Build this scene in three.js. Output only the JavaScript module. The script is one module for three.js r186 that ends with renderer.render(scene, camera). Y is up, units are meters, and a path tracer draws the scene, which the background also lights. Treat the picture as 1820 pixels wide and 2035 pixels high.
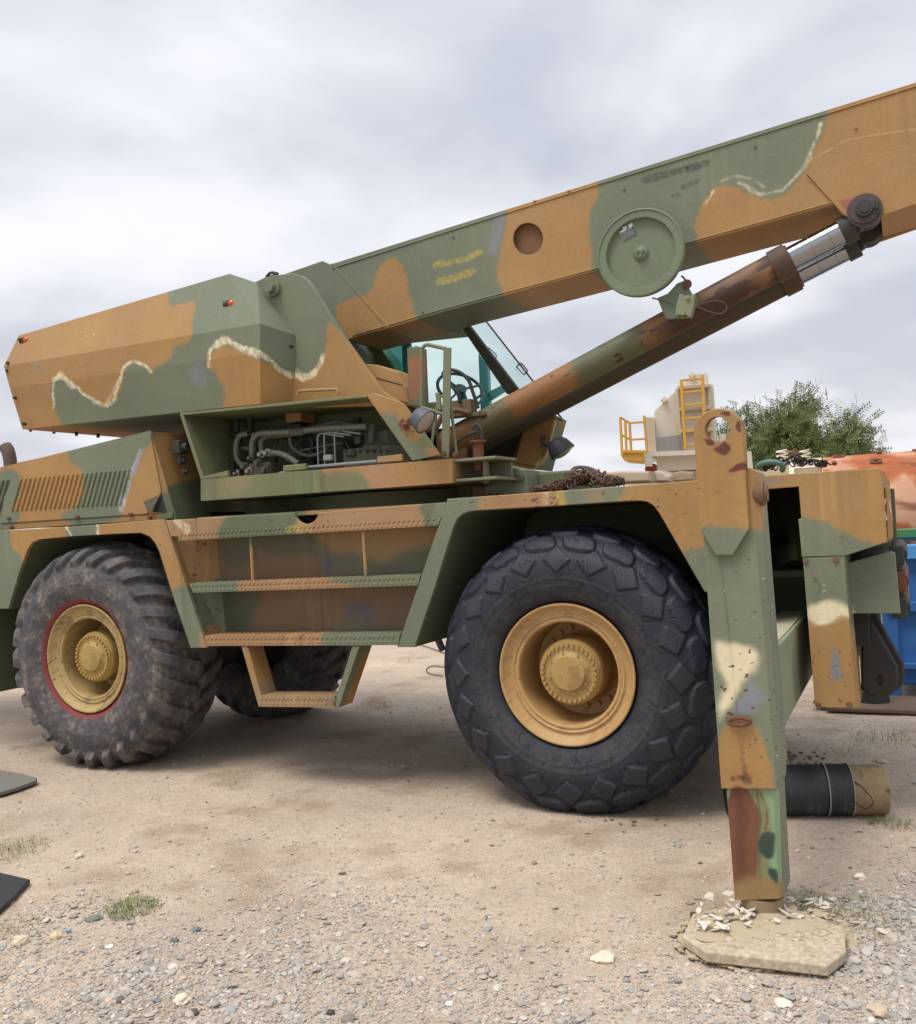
import * as THREE from 'three';
import { RoundedBoxGeometry } from 'three/addons/geometries/RoundedBoxGeometry.js';
import { mergeGeometries, toCreasedNormals } from 'three/addons/utils/BufferGeometryUtils.js';
import { ImprovedNoise } from 'three/addons/math/ImprovedNoise.js';

// ------------------------------------------------------------------ camera, sky, sun, exposure
const scene = new THREE.Scene();
const FL = 1823, CX = 910, CY = 1017;                       // focal length and centre, in the units of the measured photograph
const camera = new THREE.PerspectiveCamera(2 * Math.atan(CY / FL) * 180 / Math.PI, 916 / 1024, 0.05, 2000);
camera.position.set(1.77, 1.7, 5.06);
camera.rotation.order = 'YXZ';
camera.rotation.set(0.0154, 26 * Math.PI / 180, -0.052);
camera.updateMatrixWorld(true);
scene.add(camera);
const renderer = new THREE.WebGLRenderer({ antialias: true });
renderer.setSize(916, 1024);
renderer.toneMapping = THREE.LinearToneMapping;
renderer.toneMappingExposure = 1.12;
renderer.shadowMap.enabled = true;
const SUN = new THREE.Vector3(-0.2, 1, 0.42).normalize();
const sun = new THREE.DirectionalLight(0xfff7ec, 2.15);
sun.position.copy(SUN).multiplyScalar(40);
sun.castShadow = true; sun.shadow.radius = 46;
Object.assign(sun.shadow.camera, { left: -12, right: 12, top: 12, bottom: -12, near: 1, far: 90 });
sun.shadow.mapSize.set(4096, 4096);
scene.add(sun);

let seed = 12345;
const rnd = () => { seed = (seed * 1664525 + 1013904223) >>> 0; return seed / 4294967296; };
const rr = (a, b) => a + (b - a) * rnd();
const PN = new ImprovedNoise();
const clamp = (x, a = 0, b = 1) => Math.min(b, Math.max(a, x));
const sm = (a, b, x) => { const t = clamp((x - a) / (b - a)); return t * t * (3 - 2 * t); };
const lerp = (a, b, t) => a + (b - a) * t;
// where the sight line of a measured point meets the plane through three points
function onPlane(px, py, a, b, c) { const n = V().crossVectors(b.clone().sub(a), c.clone().sub(a)), d = ray(px, py); return d.multiplyScalar(a.clone().sub(CP).dot(n) / d.dot(n)).add(CP); }
function fbm(x, y, z = 0, o = 4) { let s = 0, a = 0.5; for (let i = 0; i < o; i++) { s += a * PN.noise(x, y, z + i * 7.3); x *= 2.03; y *= 2.03; z *= 2.03; a *= 0.5; } return s; }
// fast value noise for textures, -1..1
const HT = new Float32Array(65536); for (let i = 0; i < 65536; i++) HT[i] = rnd() * 2 - 1;
function vn(x, y) {
  const xi = Math.floor(x), yi = Math.floor(y); let fx = x - xi, fy = y - yi; fx = fx * fx * (3 - 2 * fx); fy = fy * fy * (3 - 2 * fy);
  const a = (xi & 255), b = ((xi + 1) & 255), c = (yi & 255) << 8, d = ((yi + 1) & 255) << 8;
  const p = HT[a + c], q = HT[b + c], r = HT[a + d], s = HT[b + d];
  return (p + (q - p) * fx) * (1 - fy) + (r + (s - r) * fx) * fy;
}
function vf(x, y, o = 4) { let s = 0, a = 0.55; for (let i = 0; i < o; i++) { s += a * vn(x, y); x = x * 2.07 + 11.3; y = y * 2.07 + 5.7; a *= 0.5; } return s; }

{ // overcast sky: even layer of cloud, brighter towards the zenith and along the horizon
  const w = 1536, h = 768, d = new Float32Array(w * h * 4);
  for (let j = 0; j < h; j++) for (let i = 0; i < w; i++) {
    const el = ((j + 0.5) / h - 0.5) * Math.PI, az = ((i + 0.5) / w - 0.5) * 2 * Math.PI;
    const y = Math.sin(el), x = Math.cos(el) * Math.cos(az), z = Math.cos(el) * Math.sin(az);
    if (y < -0.06) { d.set([0.36, 0.32, 0.27, 1], (j * w + i) * 4); continue; }
    const k = 1 / (Math.max(y, 0) + 0.16), px = x * k, pz = z * k;
    const wx = fbm(px * 0.5 + 3, pz * 0.5, 1, 3) * 1.1;
    let c = fbm(px * 0.85 + wx, pz * 0.62 - wx * 0.6, 5.2, 6) * 1.35 + fbm(px * 0.28, pz * 0.28, 9.1, 3) * 0.9;
    const fine = fbm(px * 2.6 + wx * 1.6, pz * 2.3 + wx, 2.2, 5);
    c = clamp(0.52 + c * 0.95 + fine * 0.5);
    const white = [0.86, 0.875, 0.92], grey = [0.50, 0.535, 0.62];
    const hz = Math.exp(-Math.max(y, 0) * 9);
    const up = 1 + 0.8 * sm(0.45, 1, y);
    for (let q = 0; q < 3; q++) {
      let v = lerp(grey[q], white[q], sm(0.06, 0.92, c)) * up;
      v = lerp(v, [0.90, 0.885, 0.885][q], hz * 0.65);
      if (y < 0) v = lerp(v, [0.36, 0.32, 0.27][q], sm(0, -0.05, y));
      d[(j * w + i) * 4 + q] = v;
    }
    d[(j * w + i) * 4 + 3] = 1;
  }
  const t = new THREE.DataTexture(d, w, h, THREE.RGBAFormat, THREE.FloatType);
  t.mapping = THREE.EquirectangularReflectionMapping; t.magFilter = t.minFilter = THREE.LinearFilter; t.needsUpdate = true;
  scene.background = t; scene.environment = t;
}

// ------------------------------------------------------------------ helpers
const V = (x, y, z) => new THREE.Vector3(x, y, z);
const CP = camera.position.clone(), CQ = camera.quaternion.clone(), FWD = V(0, 0, -1).applyQuaternion(CQ);
const ray = (px, py) => V((px - CX) / FL, -(py - CY) / FL, -1).applyQuaternion(CQ);
// measuring aids: where the sight line of a measured point meets an upright plane (z), the ground (y) or a distance
function W(px, py, z) { const d = ray(px, py), t = (z - CP.z) / d.z; return d.multiplyScalar(t).add(CP); }
function G(px, py, y = 0) { const d = ray(px, py), t = (y - CP.y) / d.y; return d.multiplyScalar(t).add(CP); }
function XP(px, py, x) { const d = ray(px, py), t = (x - CP.x) / d.x; return d.multiplyScalar(t).add(CP); }
function D(px, py, depth) { return ray(px, py).multiplyScalar(depth).add(CP); }
const hex = (c) => [(c >> 16) & 255, (c >> 8) & 255, c & 255];
const usedNames = new Map();
function numbered(n) { const k = usedNames.get(n) ?? 0; usedNames.set(n, k + 1); return k ? n + '_' + String(k).padStart(3, '0') : n; }
function shadows(o) { o.castShadow = o.receiveShadow = true; return o; }
function thing(name, label, category, pos = [0, 0, 0], group) {
  const o = new THREE.Group(); o.name = numbered(name); o.position.set(...pos); scene.add(o);
  o.userData = { label, category }; if (group) o.userData.group = group; return o;
}
function solo(name, geo, mat, label, category, group, kind) {
  const m = shadows(new THREE.Mesh(geo, mat)); m.name = numbered(name); scene.add(m);
  m.userData = { label, category }; if (group) m.userData.group = group; if (kind) m.userData.kind = kind; return m;
}
// a part: geometry is given in world metres; it hangs under a thing (or under a part that sits at the thing's origin)
function part(name, geo, mat, parent, label, kind) {
  if (Array.isArray(geo)) geo = merge(geo);
  const m = shadows(new THREE.Mesh(geo, mat)); m.name = name; parent.add(m);
  if (!parent.parent || parent.parent === scene) m.position.copy(parent.position).negate();
  if (label) m.userData.label = label; if (kind) m.userData.kind = kind; return m;
}
function merge(list) {
  return mergeGeometries(list.map((g) => {
    g = g.index ? g.toNonIndexed() : g;
    for (const k of Object.keys(g.attributes)) if (!['position', 'normal', 'uv'].includes(k)) g.deleteAttribute(k);
    if (!g.attributes.uv) g.setAttribute('uv', new THREE.BufferAttribute(new Float32Array(g.attributes.position.count * 2), 2));
    return g;
  }));
}
function box(x0, x1, y0, y1, z0, z1, r = 0.006) {
  const a = Math.abs(x1 - x0), b = Math.abs(y1 - y0), c = Math.abs(z1 - z0);
  const g = new RoundedBoxGeometry(a, b, c, 1, Math.min(r, a * 0.4, b * 0.4, c * 0.4));
  return g.translate((x0 + x1) / 2, (y0 + y1) / 2, (z0 + z1) / 2);
}
const QY = V(0, 1, 0);
function cyl(a, b, r0, r1 = r0, seg = 20, open = false) {
  const d = b.clone().sub(a), g = new THREE.CylinderGeometry(r1, r0, d.length(), seg, 1, open);
  g.applyQuaternion(new THREE.Quaternion().setFromUnitVectors(QY, d.clone().normalize()));
  return g.translate(...a.clone().add(b).multiplyScalar(0.5).toArray());
}
function bar(a, b, w, t, up = V(0, 0, 1)) { // rectangular bar from a to b: w across, t along up
  const d = b.clone().sub(a), L = d.length(); d.normalize();
  const x = V().crossVectors(d, up).normalize(), z = V().crossVectors(x, d);
  const g = new RoundedBoxGeometry(w, L, t, 1, Math.min(w, t) * 0.18);
  g.applyMatrix4(new THREE.Matrix4().makeBasis(x, d, z));
  return g.translate(...a.clone().add(b).multiplyScalar(0.5).toArray());
}
function fillet(pts, r) {
  const out = [pts[0]];
  for (let i = 1; i < pts.length - 1; i++) {
    const p = pts[i], a = pts[i - 1].clone().sub(p), b = pts[i + 1].clone().sub(p), k = Math.min(r, a.length() * 0.45, b.length() * 0.45);
    const s = p.clone().addScaledVector(a.normalize(), k), e = p.clone().addScaledVector(b.normalize(), k);
    for (let j = 0; j <= 5; j++) { const t = j / 5; out.push(s.clone().multiplyScalar((1 - t) * (1 - t)).addScaledVector(p, 2 * t * (1 - t)).addScaledVector(e, t * t)); }
  }
  out.push(pts[pts.length - 1]); return out;
}
function tube(pts, r, round = 0.05, seg = 8, smooth = false) {
  const P = smooth ? pts : fillet(pts, round);
  const c = new THREE.CatmullRomCurve3(P, false, 'centripetal');
  const g = new THREE.TubeGeometry(c, Math.max(10, smooth ? pts.length * 8 : P.length * 2), r, seg);
  return g;
}
const wz = (list, z) => list.map(([x, y]) => W(x, y, z));
function shapeOf(pts) { const s = new THREE.Shape(); pts.forEach((p, i) => (i ? s.lineTo(p.x, p.y) : s.moveTo(p.x, p.y))); s.closePath(); return s; }
// a plate standing in the plane z (its front), cut to a measured outline
function plate(list, z, thick, { holes = [], bevel = 0.004, world = false } = {}) {
  const pts = world ? list : wz(list, z), s = shapeOf(pts);
  for (const h of holes) { const p = world ? h : wz(h, z), q = new THREE.Path(); p.forEach((v, i) => (i ? q.lineTo(v.x, v.y) : q.moveTo(v.x, v.y))); q.closePath(); s.holes.push(q); }
  const b = Math.min(bevel, thick * 0.3);
  const g = new THREE.ExtrudeGeometry(s, { depth: thick - 2 * b, bevelEnabled: b > 0, bevelThickness: b, bevelSize: b, bevelOffset: -b, bevelSegments: 1 });
  return g.translate(0, 0, z - thick + b);
}
function ellipse(cx, cy, rx, ry, n = 28, a0 = 0, a1 = Math.PI * 2, rot = 0) {
  const o = []; for (let i = 0; i < n; i++) { const a = a0 + (a1 - a0) * i / (a1 - a0 > 6.28 ? n : n - 1), x = rx * Math.cos(a), y = ry * Math.sin(a); o.push([cx + x * Math.cos(rot) - y * Math.sin(rot), cy + x * Math.sin(rot) + y * Math.cos(rot)]); } return o;
}
// closed solid from the faces of one side [[px,py,z]...], mirrored about the plane zc and joined round the open edges
function mirrorSolid(polys, zc) {
  const P = [], key = (v) => v.toArray().map((n) => n.toFixed(4)).join(), edges = new Map();
  const tri = (a, b, c) => P.push(a, b, c), mir = (v) => V(v.x, v.y, 2 * zc - v.z);
  const faces = polys.map((f) => {
    let v = f.map((q) => (q.isVector3 ? q : W(...q)));
    const n = V().crossVectors(v[1].clone().sub(v[0]), v[2].clone().sub(v[1]));
    if (n.dot(CP.clone().sub(v[0])) < 0) v = v.reverse();
    return v;
  });
  for (const v of faces) {
    for (let i = 1; i < v.length - 1; i++) { tri(v[0], v[i], v[i + 1]); tri(mir(v[0]), mir(v[i + 1]), mir(v[i])); }
    v.forEach((a, i) => { const b = v[(i + 1) % v.length], k = [key(a), key(b)].sort().join('|'); edges.set(k, edges.has(k) ? null : [a, b]); });
  }
  for (const e of edges.values()) if (e) { const [a, b] = e; tri(b, a, mir(a)); tri(b, mir(a), mir(b)); }
  const g = new THREE.BufferGeometry().setFromPoints(P); g.computeVertexNormals();
  g.setAttribute('uv', new THREE.BufferAttribute(new Float32Array(P.length * 2), 2)); return g;
}
function solidFrom(faces) { // plain convex polygons in world points
  const P = []; for (const v of faces) for (let i = 1; i < v.length - 1; i++) P.push(v[0], v[i], v[i + 1]);
  const g = new THREE.BufferGeometry().setFromPoints(P); g.computeVertexNormals();
  g.setAttribute('uv', new THREE.BufferAttribute(new Float32Array(P.length * 2), 2)); return g;
}
function dataTex(w, h, fn, srgb = true, wrap = THREE.RepeatWrapping) {
  const d = new Uint8Array(w * h * 4);
  for (let j = 0; j < h; j++) for (let i = 0; i < w; i++) { const c = fn((i + 0.5) / w, (j + 0.5) / h), k = (j * w + i) * 4; d[k] = clamp(c[0], 0, 255); d[k + 1] = clamp(c[1], 0, 255); d[k + 2] = clamp(c[2], 0, 255); d[k + 3] = 255; }
  const t = new THREE.DataTexture(d, w, h); t.wrapS = t.wrapT = wrap; t.magFilter = t.minFilter = THREE.LinearFilter;
  if (srgb) t.colorSpace = THREE.SRGBColorSpace; t.needsUpdate = true; return t;
}
const mix3 = (a, b, t) => [a[0] + (b[0] - a[0]) * t, a[1] + (b[1] - a[1]) * t, a[2] + (b[2] - a[2]) * t];
const std = (c, roughness = 0.7, o = {}) => new THREE.MeshStandardMaterial({ color: c, roughness, ...o });

// hand-painted camouflage: pigment areas laid out in metres on a panel
const C = { tan: 0x9b7747, green: 0x6a725d, olive: 0x5a6248, brown: 0x8e7252, orange: 0x9a7854, cream: 0xd6cbaa, slate: 0x757b88, rust: 0x5e3d2e, dark: 0x3c4238, yellow: 0xa79a4c };
function curve(pts, closed) {
  if (pts.length < 3) return pts;
  const c = new THREE.CatmullRomCurve3(pts.map(([x, y]) => V(x, y, 0)), closed, 'centripetal');
  return c.getPoints(pts.length * 8).map((p) => [p.x, p.y]);
}
function paint({ z, px, base, layers, res = 0.005, chips = 0.5, drips = 0.3, rough = 0.62, ks = -0.85 }) {
  const a = W(px[0], px[1], z), b = W(px[2], px[1], z), c = W(px[0], px[3], z), e = W(px[2], px[3], z);
  const x0 = Math.min(a.x, c.x), x1 = Math.max(b.x, e.x), y0 = Math.min(c.y, e.y), y1 = Math.max(a.y, b.y);
  const w = Math.min(2048, Math.ceil((x1 - x0) / res)), h = Math.min(1024, Math.ceil((y1 - y0) / res));
  const sx = w / (x1 - x0), sy = h / (y1 - y0);
  const buf = new Float32Array(w * h * 3), bc = hex(base);
  for (let i = 0; i < w * h; i++) { buf[i * 3] = bc[0]; buf[i * 3 + 1] = bc[1]; buf[i * 3 + 2] = bc[2]; }
  const wu = new Float32Array(w * h), wv = new Float32Array(w * h);
  if (layers.length) for (let j = 0; j < h; j++) for (let i = 0; i < w; i++) { const X = (i / sx + x0) * 9, Y = (j / sy + y0) * 9; wu[j * w + i] = vf(X, Y, 3); wv[j * w + i] = vf(X + 40, Y + 17, 3); }
  for (const L of layers) {
    const cv = document.createElement('canvas'); cv.width = w; cv.height = h; const g = cv.getContext('2d');
    const pts = (L.hard ? L.p : curve(L.p, !L.w)).map(([u, v]) => { const q = W(u, v, z); return [(q.x - x0) * sx, (q.y - y0) * sy]; });
    g.fillStyle = g.strokeStyle = '#fff'; g.lineCap = 'round'; g.lineJoin = 'round'; g.beginPath();
    pts.forEach(([u, v], i) => (i ? g.lineTo(u, v) : g.moveTo(u, v)));
    if (L.w) { g.lineWidth = L.w * 0.0034 * sx; g.stroke(); } else { g.closePath(); g.fill(); }
    const br = Math.round((L.s ?? 1.2) * 0.0034 * sx * 0.85), mg = Math.ceil(2 * br + 2 + (L.w ?? 0) * 0.0034 * sx + 0.03 * (L.warp ?? 1) * sx);
    const us = pts.map((q) => q[0]), vs = pts.map((q) => q[1]);
    const bx0 = clamp(Math.floor(Math.min(...us)) - mg, 0, w - 1), bx1 = clamp(Math.ceil(Math.max(...us)) + mg, 1, w), by0 = clamp(Math.floor(Math.min(...vs)) - mg, 0, h - 1), by1 = clamp(Math.ceil(Math.max(...vs)) + mg, 1, h);
    const bw = bx1 - bx0, bh = by1 - by0; if (bw < 1 || bh < 1) continue;
    const m = g.getImageData(bx0, by0, bw, bh).data, al = new Float32Array(bw * bh); for (let i = 0; i < bw * bh; i++) al[i] = m[i * 4 + 3] / 255;
    if (br > 0) for (let pass = 0; pass < 2; pass++) { // box blur, both ways: the feathered edge of sprayed paint
      const t = new Float32Array(bw * bh), n = 2 * br + 1;
      for (let j = 0; j < bh; j++) { let q = 0; for (let i = -br; i < bw; i++) { q += al[j * bw + Math.min(bw - 1, i + br)] - (i > -br ? al[j * bw + Math.max(0, i - br - 1)] : 0); if (i === -br) q = al[j * bw] * n; if (i >= 0) t[j * bw + i] = q / n; } }
      for (let i = 0; i < bw; i++) { let q = 0; for (let j = -br; j < bh; j++) { q += t[Math.min(bh - 1, j + br) * bw + i] - (j > -br ? t[Math.max(0, j - br - 1) * bw + i] : 0); if (j === -br) q = t[i] * n; if (j >= 0) al[j * bw + i] = q / n; } }
    }
    const col = hex(L.c), am = L.a ?? 1, wp = (L.warp ?? 1) * 0.02;
    for (let j = by0; j < by1; j++) for (let i = bx0; i < bx1; i++) {
      const X = i / sx + x0, Y = j / sy + y0, f = j * w + i;
      const ii = clamp(Math.round(i + wp * wu[f] * sx) - bx0, 0, bw - 1), jj = clamp(Math.round(j + wp * wv[f] * sy) - by0, 0, bh - 1);
      let t = al[jj * bw + ii] * am; if (t <= 0.004) continue;
      if (L.dry) t *= (0.45 + 0.55 * sm(-0.35, 0.3, vf(X * 70 + Y * 40, Y * 26 - X * 10, 2))) * sm(-0.62, -0.1, vf(X * 10 + 3, Y * 10, 3) + (t - 0.6) * 0.5);
      const k = (j * w + i) * 3; for (let q = 0; q < 3; q++) buf[k + q] += (col[q] - buf[k + q]) * t;
    }
  }
  const bp = new Uint8Array(w * h * 4), d = new Uint8Array(w * h * 4), rust = hex(C.rust), ro = new Uint8Array(w * h * 4);
  for (let j = 0; j < h; j++) for (let i = 0; i < w; i++) {
    const X = i / sx + x0 + 31, Y = j / sy + y0 + 17, k = (j * w + i) * 3, o = (j * w + i) * 4;
    let m = 1 + 0.07 * vf(X * 2.3, Y * 2.3, 4) + 0.045 * vf(X * 60 + Y * 23, Y * 60 - X * 23, 2);
    const dr = vf(X * 34, Y * 1.6, 3); m *= 1 + drips * 0.2 * dr * sm(0.1, 0.6, vf(X * 2.1 + 50, Y * 0.8, 2));
    let r = buf[k] * m, g = buf[k + 1] * m, bl = buf[k + 2] * m, rg = rough * 255;
    const dust = drips * 0.35 * sm(0.0, 0.6, vf(X * 1.7 + 9, Y * 1.7, 4)); r += (168 - r) * dust * 0.5; g += (150 - g) * dust * 0.5; bl += (126 - bl) * dust * 0.5;
    const cz = vf(X * 1.3, Y * 1.3, 2), ch = Math.max(sm(0.80, 0.86, vf(X * 47, Y * 60, 2) + 0.3 * cz * chips + 0.07 * chips), sm(0.86, 0.9, vf(X * 17, Y * 24, 4) + 0.25 * cz + 0.08 * chips)) * clamp(chips * 2) * 0.85;
    if (ch > 0) { r += (rust[0] - r) * ch; g += (rust[1] - g) * ch; bl += (rust[2] - bl) * ch; rg += 60 * ch; }
    const scr = sm(0.93, 0.97, vn(X * 90, Y * 7) * 0.5 + vn(X * 3, Y * 130) * 0.62) * chips; r += (190 - r) * scr * 0.5; g += (180 - g) * scr * 0.5; bl += (155 - bl) * scr * 0.5;
    d[o] = clamp(r, 0, 255); d[o + 1] = clamp(g, 0, 255); d[o + 2] = clamp(bl, 0, 255); d[o + 3] = 255;
    const be = clamp(128 + 70 * vn(X * 2.6, Y * 2.6) + 22 * vn(X * 7, Y * 7) + 5 * vn(X * 45, Y * 45) - 26 * ch, 0, 255); bp[o] = bp[o + 1] = bp[o + 2] = be; bp[o + 3] = 255;
    rg += 26 * vf(X * 5, Y * 5, 3); ro[o] = ro[o + 1] = ro[o + 2] = clamp(rg, 0, 255); ro[o + 3] = 255;
  }
  const mk = (data, srgb) => { const t = new THREE.DataTexture(data, w, h); t.wrapS = t.wrapT = THREE.ClampToEdgeWrapping; t.magFilter = t.minFilter = THREE.LinearFilter; if (srgb) t.colorSpace = THREE.SRGBColorSpace; t.needsUpdate = true; return t; };
  const mat = new THREE.MeshStandardMaterial({ map: mk(d, true), roughness: 1, roughnessMap: mk(ro, false), bumpMap: mk(bp, false), bumpScale: 0.012 });
  const uv = (g) => {
    const p = g.attributes.position, n = g.attributes.normal, u = new Float32Array(p.count * 2);
    for (let i = 0; i < p.count; i++) {
      const side = Math.abs(n.getX(i)) > 0.75, dz = (p.getZ(i) - z) * ks;
      u[i * 2] = (p.getX(i) + (side ? dz : 0) - x0) / (x1 - x0); u[i * 2 + 1] = (p.getY(i) - y0) / (y1 - y0);
    }
    g.setAttribute('uv', new THREE.BufferAttribute(u, 2)); return g;
  };
  return { mat, uv };
}
const pp = (name, geo, P, parent, label, kind) => part(name, P.uv(Array.isArray(geo) ? merge(geo) : (geo.index ? geo.toNonIndexed() : geo)), P.mat, parent, label, kind);

// ------------------------------------------------------------------ ground
const gh = (x, z) => { const r = Math.hypot(x - 1.77, z - 5.06); const k = sm(60, 12, r); return k * (0.022 * fbm(x * 0.7, z * 0.7, 3.1, 3) + 0.012 * fbm(x * 2.6, z * 2.6, 8, 3) + 0.005 * fbm(x * 11, z * 11, 4, 2)) - 0.004; };
// where loose gravel lies: a strip near the edge of the track and to the right of the machine
function gravelAt(x, z) {
  const d = Math.hypot(x - CP.x, z - CP.z), n = fbm(x * 0.9 + 7, z * 0.9, 1.5, 4) * 1.3, m = fbm(x * 3.3, z * 3.3, 6.5, 3);
  const q = ((x - CP.x) * 0.899 - (z - CP.z) * 0.438) / d, bare = 1 - 0.62 * sm(0.34, 0.12, Math.abs(q - 0.02 + n * 0.12));
  const near = sm(4.5, 3.1, d + n * 1.0) * bare, right = sm(0.95, 1.9, x + n * 0.5 + (z < 0.8 ? (z - 0.8) * 0.5 : 0)) * sm(9, 6, d);
  const mid = sm(0.3, -0.9, x + n) * sm(4.9, 3.9, d + n * 0.8) * 0.8;
  return clamp(Math.max(near * 0.9, right * 0.95, mid * 0.7) * (0.75 + m * 0.9) + 0.05 + 0.16 * sm(0.15, 0.5, m));
}
{
  const soil = dataTex(2048, 2048, (u, v) => { // fine grit, tileable through wrapped noise
    const X = u * 256, Y = v * 256;
    const n = vn(X, Y) * 0.5 + vn(X * 4, Y * 4) * 0.9 + vn(X / 4, Y / 4) * 0.35 + vn(X / 16, Y / 16) * 0.25;
    const g = sm(0.55, 0.8, vn(X * 2 + 0.5, Y * 2)) , dk = sm(0.62, 0.85, vn(X * 3, Y * 3 + 0.3));
    let c = [180 + n * 15, 164 + n * 15, 147 + n * 15]; c = mix3(c, [206, 200, 192], g * 0.6); return mix3(c, [108, 92, 78], dk * 0.6);
  });
  const bmp = dataTex(1024, 1024, (u, v) => { const X = u * 256, Y = v * 256, n = 128 + 44 * vn(X, Y) + 34 * vn(X * 2, Y * 2) + 26 * vn(X / 4, Y / 4); return [n, n, n]; }, false);
  const N = 340, f = (u) => 9 * u + 700 * Math.pow(Math.abs(u), 9) * Math.sign(u), pos = [], col = [], uv = [], idx = [];
  for (let j = 0; j <= N; j++) for (let i = 0; i <= N; i++) {
    const x = f(i / N * 2 - 1) - 0.5, z = f(j / N * 2 - 1) - 1;
    pos.push(x, gh(x, z), z); uv.push(x / 2.9, z / 2.9);
    const a = fbm(x * 0.55, z * 0.55, 2, 4), b = fbm(x * 1.7 + 3, z * 1.7, 7, 4), gr = gravelAt(x, z);
    const st = fbm(x * 0.5 + z * 0.1, z * 2.4, 11, 4), v = 0.93 + a * 0.3 + st * 0.16; let c = [v * 1.01, v * 0.99, v * 0.97];
    const damp = sm(0.04, 0.34, b + 0.4 * fbm(x * 5, z * 5, 3, 3) + st * 0.25) * 0.62; c = mix3(c, [0.60, 0.52, 0.43], damp);      // dark damp soil in patches
    c = mix3(c, [0.80, 0.79, 0.80], sm(0.25, 0.9, gr) * 0.6);
    col.push(...c);
  }
  for (let j = 0; j < N; j++) for (let i = 0; i < N; i++) { const k = j * (N + 1) + i; idx.push(k, k + N + 1, k + 1, k + 1, k + N + 1, k + N + 2); }
  const g = new THREE.BufferGeometry(); g.setAttribute('position', new THREE.Float32BufferAttribute(pos, 3)); g.setAttribute('color', new THREE.Float32BufferAttribute(col, 3)); g.setAttribute('uv', new THREE.Float32BufferAttribute(uv, 2)); g.setIndex(idx); g.computeVertexNormals();
  const m = shadows(new THREE.Mesh(g, new THREE.MeshStandardMaterial({ map: soil, bumpMap: bmp, bumpScale: 0.006, vertexColors: true, roughness: 0.95 })));
  m.name = 'ground'; m.userData.kind = 'structure'; scene.add(m);
}
function rock(n, k, sq = 0.7) { // a worn or broken stone about 1 across
  const g = new THREE.IcosahedronGeometry(0.5, n), p = g.attributes.position, s = rr(0, 50);
  for (let i = 0; i < p.count; i++) { const v = V().fromBufferAttribute(p, i), q = v.clone().normalize(); const d = 1 + k * fbm(q.x * 1.6 + s, q.y * 1.6, q.z * 1.6, 3) * 1.6; p.setXYZ(i, v.x * d, v.y * d * sq, v.z * d); }
  g.computeVertexNormals(); return g;
}
{ // gravel: three stone shapes strewn by density
  const tones = [[0.40, 0.35, 0.29], [0.30, 0.27, 0.25], [0.46, 0.42, 0.38], [0.24, 0.22, 0.22], [0.52, 0.46, 0.37], [0.33, 0.26, 0.21], [0.60, 0.56, 0.50], [0.22, 0.25, 0.25], [0.37, 0.31, 0.25]];
  const spots = [[], [], []];
  const put = (x, z, s, dust) => {
    const t = tones[Math.floor(rnd() * tones.length)], b = rr(0.75, 1.15);
    spots[Math.floor(rnd() * 3)].push({ p: [x, gh(x, z) + s * rr(0.05, 0.26), z], s: [s * rr(0.8, 1.4), s * rr(0.6, 1), s * rr(0.8, 1.25)], r: [rr(-0.4, 0.4), rr(0, 6.28), rr(-0.4, 0.4)], c: t.map((v, q) => lerp(v * b, [0.41, 0.37, 0.32][q], dust)) });
  };
  let tries = 0;
  while (tries++ < 400000 && spots[0].length + spots[1].length + spots[2].length < 150000) {
    // even over the view in angle and distance: more stones are looked for near the camera
    const d = 2.6 + 6.5 * Math.pow(rnd(), 1.5), a = 26 * Math.PI / 180 + rr(-0.52, 0.52), x = CP.x - Math.sin(a) * d, z = CP.z - Math.cos(a) * d;
    const g = gravelAt(x, z); if (rnd() > g) continue;
    const big = rnd(), s = (big < 0.84 ? rr(0.0045, 0.0115) : big < 0.98 ? rr(0.011, 0.022) : rr(0.02, 0.04)) * (0.7 + g * 0.5);
    put(x, z, s, rr(0.2, 0.9));
  }
  const dummy = new THREE.Object3D();
  spots.forEach((list, k) => {
    const im = new THREE.InstancedMesh(rock(1, [0.35, 0.55, 0.25][k], [0.7, 0.62, 0.5][k]), std(0xffffff, 0.92), list.length);
    list.forEach((s, i) => { dummy.position.set(...s.p); dummy.scale.set(...s.s); dummy.rotation.set(...s.r); dummy.updateMatrix(); im.setMatrixAt(i, dummy.matrix); im.setColorAt(i, new THREE.Color(...s.c)); });
    im.name = numbered('gravel'); shadows(im); im.userData = { kind: 'stuff', category: 'gravel', label: ['loose rounded gravel strewn over the sandy yard', 'broken angular gravel strewn over the sandy yard', 'flat worn gravel strewn over the sandy yard'][k] };
    scene.add(im);
  });
}

// ------------------------------------------------------------------ the crane: carrier
const ZC = -1.22;                                            // its middle plane; z = 0 is the face of its near fenders
const crane = thing('mobile_crane', 'large camouflage painted rough terrain crane with raised boom', 'crane', [-1.9, 0, ZC]);
const inside = std(C.olive, 0.85), dark = std(0x2a2b28, 0.85), steelDark = std(0x33342f, 0.7), oily = std(0x262723, 0.55), bare = std(0x8a857c, 0.45, { metalness: 0.6 });
const rustM = std(0x6a4331, 0.9), oliveM = std(C.olive, 0.7), greenM = std(C.green, 0.65), tanM = std(C.tan, 0.65), brownM = std(0x6e5138, 0.75);
const E = (x, y) => [296.2 + 0.3581 * x, 947.8 + 0.3581 * y];          // measuring frames of enlarged pieces of the photograph
const Q = (x, y) => [1125.6 + 0.3815 * x, 681.3 + 0.3815 * y];
const R = (x, y) => [0.3785 * x, 829.4 + 0.3785 * y];
const S = (x, y) => [325.8 + 0.3581 * x, 740.5 + 0.3581 * y];
const T = (x, y) => [622 + 0.2929 * x, 592.4 + 0.2929 * y];
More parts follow.
